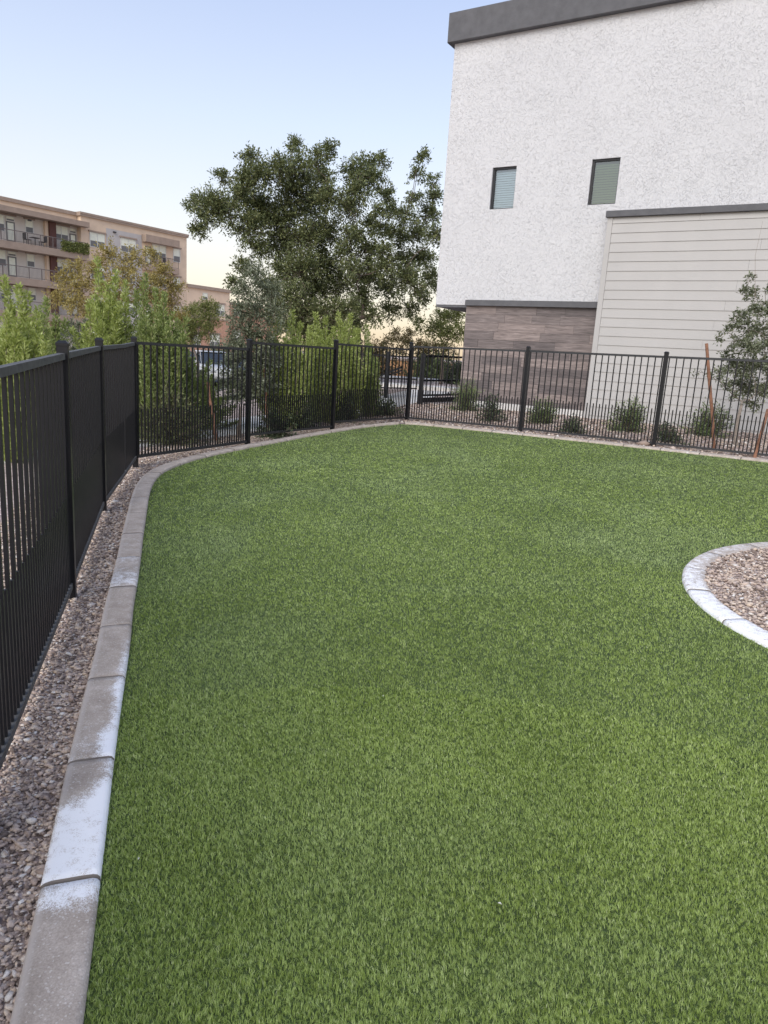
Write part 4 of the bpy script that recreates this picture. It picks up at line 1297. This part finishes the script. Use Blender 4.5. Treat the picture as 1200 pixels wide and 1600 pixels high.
# ------------------------------------------------------------------ parked cars
def car(x, y, rz, paint, label):
    z = float(gz(x, y)) + .015
    g = empty('parked_car', (x, y, z), label, 'car', 'cars in the parking lot')
    c, s = cos(rz), sin(rz)
    def tf(a, b, h): return (x + a*c - b*s, y + a*s + b*c, z + h)
    # body sections along the length: (a, half width, sill z, belt z)
    secs = [(-2.2,.62,.42,.72),(-2.1,.78,.30,.86),(-1.5,.86,.26,.95),(-.5,.88,.24,.97),(.6,.88,.24,.95),(1.1,.86,.25,.92),(1.9,.80,.28,.80),(2.2,.66,.36,.66)]
    V = []; F = []
    for a, w_, lo, hi in secs:
        V += [(a,-w_*.92,lo),(a,-w_,(lo+hi)/2),(a,-w_*.95,hi-.06),(a,-w_*.82,hi),(a,w_*.82,hi),(a,w_*.95,hi-.06),(a,w_,(lo+hi)/2),(a,w_*.92,lo)]
    n = 8
    for i in range(len(secs)-1):
        for k in range(n): F.append((i*n+k, i*n+(k+1)%n, (i+1)*n+(k+1)%n, (i+1)*n+k))
    F += [tuple(range(n))[::-1], tuple((len(secs)-1)*n+k for k in range(n))]
    MB(tf).add(V, F).build('body', M[paint], g, True)
    # cabin: glass house with roof on top
    gl = [(-1.75,.72,.93),(-1.0,.60,1.40),(.25,.60,1.42),(1.15,.72,.92)]
    V = [(gl[0][0],-.72,.94),(gl[0][0],.72,.94),(gl[1][0],-.58,1.39),(gl[1][0],.58,1.39),(gl[2][0],-.58,1.41),(gl[2][0],.58,1.41),(gl[3][0],-.74,.93),(gl[3][0],.74,.93)]
    MB(tf).add(V, [(0,1,3,2),(2,3,5,4),(4,5,7,6),(0,2,4,6),(1,7,5,3)]).build('windows', M['car_glass'], g)
    MB(tf).add([(-1.1,-.58,1.40),(-1.1,.58,1.40),(.3,.58,1.42),(.3,-.58,1.42),(-.9,-.5,1.46),(-.9,.5,1.46),(.15,.5,1.47),(.15,-.5,1.47)],
               [(4,7,6,5),(0,1,5,4),(1,2,6,5),(2,3,7,6),(3,0,4,7)]).build('roof', M[paint], g)
    for sgn in (-1, 1):
        mb = MB(tf)
        for a0, z0, a1, z1, y0, y1 in ((-1.75,.94,-1.05,1.41,.72,.585),(-.35,.95,-.35,1.42,.745,.585),(1.15,.93,.28,1.42,.74,.585)):
            mb.add([(a0-.04,sgn*(y0+.012),z0),(a0+.05,sgn*(y0+.012),z0),(a1+.05,sgn*(y1+.012),z1),(a1-.04,sgn*(y1+.012),z1)], [(0,1,2,3)])
        mb.build('pillar', M[paint], g)
        MB(tf).box(.85, 1.0, sgn*.9-.08, sgn*.9+.08, .93, 1.05).build('mirror', M[paint], g)
        MB(tf).box(2.08, 2.2, sgn*.5-.14, sgn*.5+.14, .58, .70).build('headlight', M['clear_lamp'], g)
        MB(tf).box(-2.2, -2.1, sgn*.56-.12, sgn*.56+.12, .66, .80).build('tail_light', M['red_lamp'], g)
        for a in (-1.35, 1.35):
            w_ = MB(tf); V = []; n = 16
            for b_ in (.74, .92):
                for k in range(n): V.append((a+.33*cos(2*pi*k/n), sgn*b_, .33+.33*sin(2*pi*k/n)))
            w_.add(V, [(k, (k+1)%n, n+(k+1)%n, n+k) for k in range(n)] + [tuple(range(n)), tuple(range(n, 2*n))])
            wh = w_.build('wheel', M['rubber'], g)
            V = [(a+.21*cos(2*pi*k/n), sgn*.925, .33+.21*sin(2*pi*k/n)) for k in range(n)]
            MB(tf).add(V, [tuple(range(n))]).build('rim', M['alloy'], wh)
car(-9.9, 33.4, R_(-62), 'car_silver', 'silver car parked furthest left behind the green shrub')
car(-8.2, 33.0, R_(-62), 'car_white', 'white car parked between the silver and dark blue cars') 
car(-6.3, 32.2, R_(-62), 'car_blue', 'dark blue car parked furthest right behind the grey green tree')

# pale flecks lying on the turf
for x, y, lab in ((-0.71, 1.98, 'pale leaf fragment on the turf beside the white kerb block'), (0.05, 3.1, 'pale leaf fragment in the middle of the open lawn'),
                  (0.42, 1.85, 'pale leaf fragment on the nearest turf, right of the lawn centre')):
    z = plane(x, y) + .046
    mb = MB(); a = rng.uniform(0, 6.3); c, q = cos(a)*.006, sin(a)*.006
    mb.add([(x-c, y-q, z), (x+q*.5, y-c*.5, z+.003), (x+c, y+q, z+.001), (x-q*.5, y+c*.5, z+.004), (x-c, y-q, z-.002), (x+c, y+q, z-.001)],
           [(0,1,2,3), (0,4,5,1), (1,5,2), (2,5,3), (3,5,4,0)])
    tag(mb.build('leaf_fragment', M['white_frame']), lab, 'leaf')
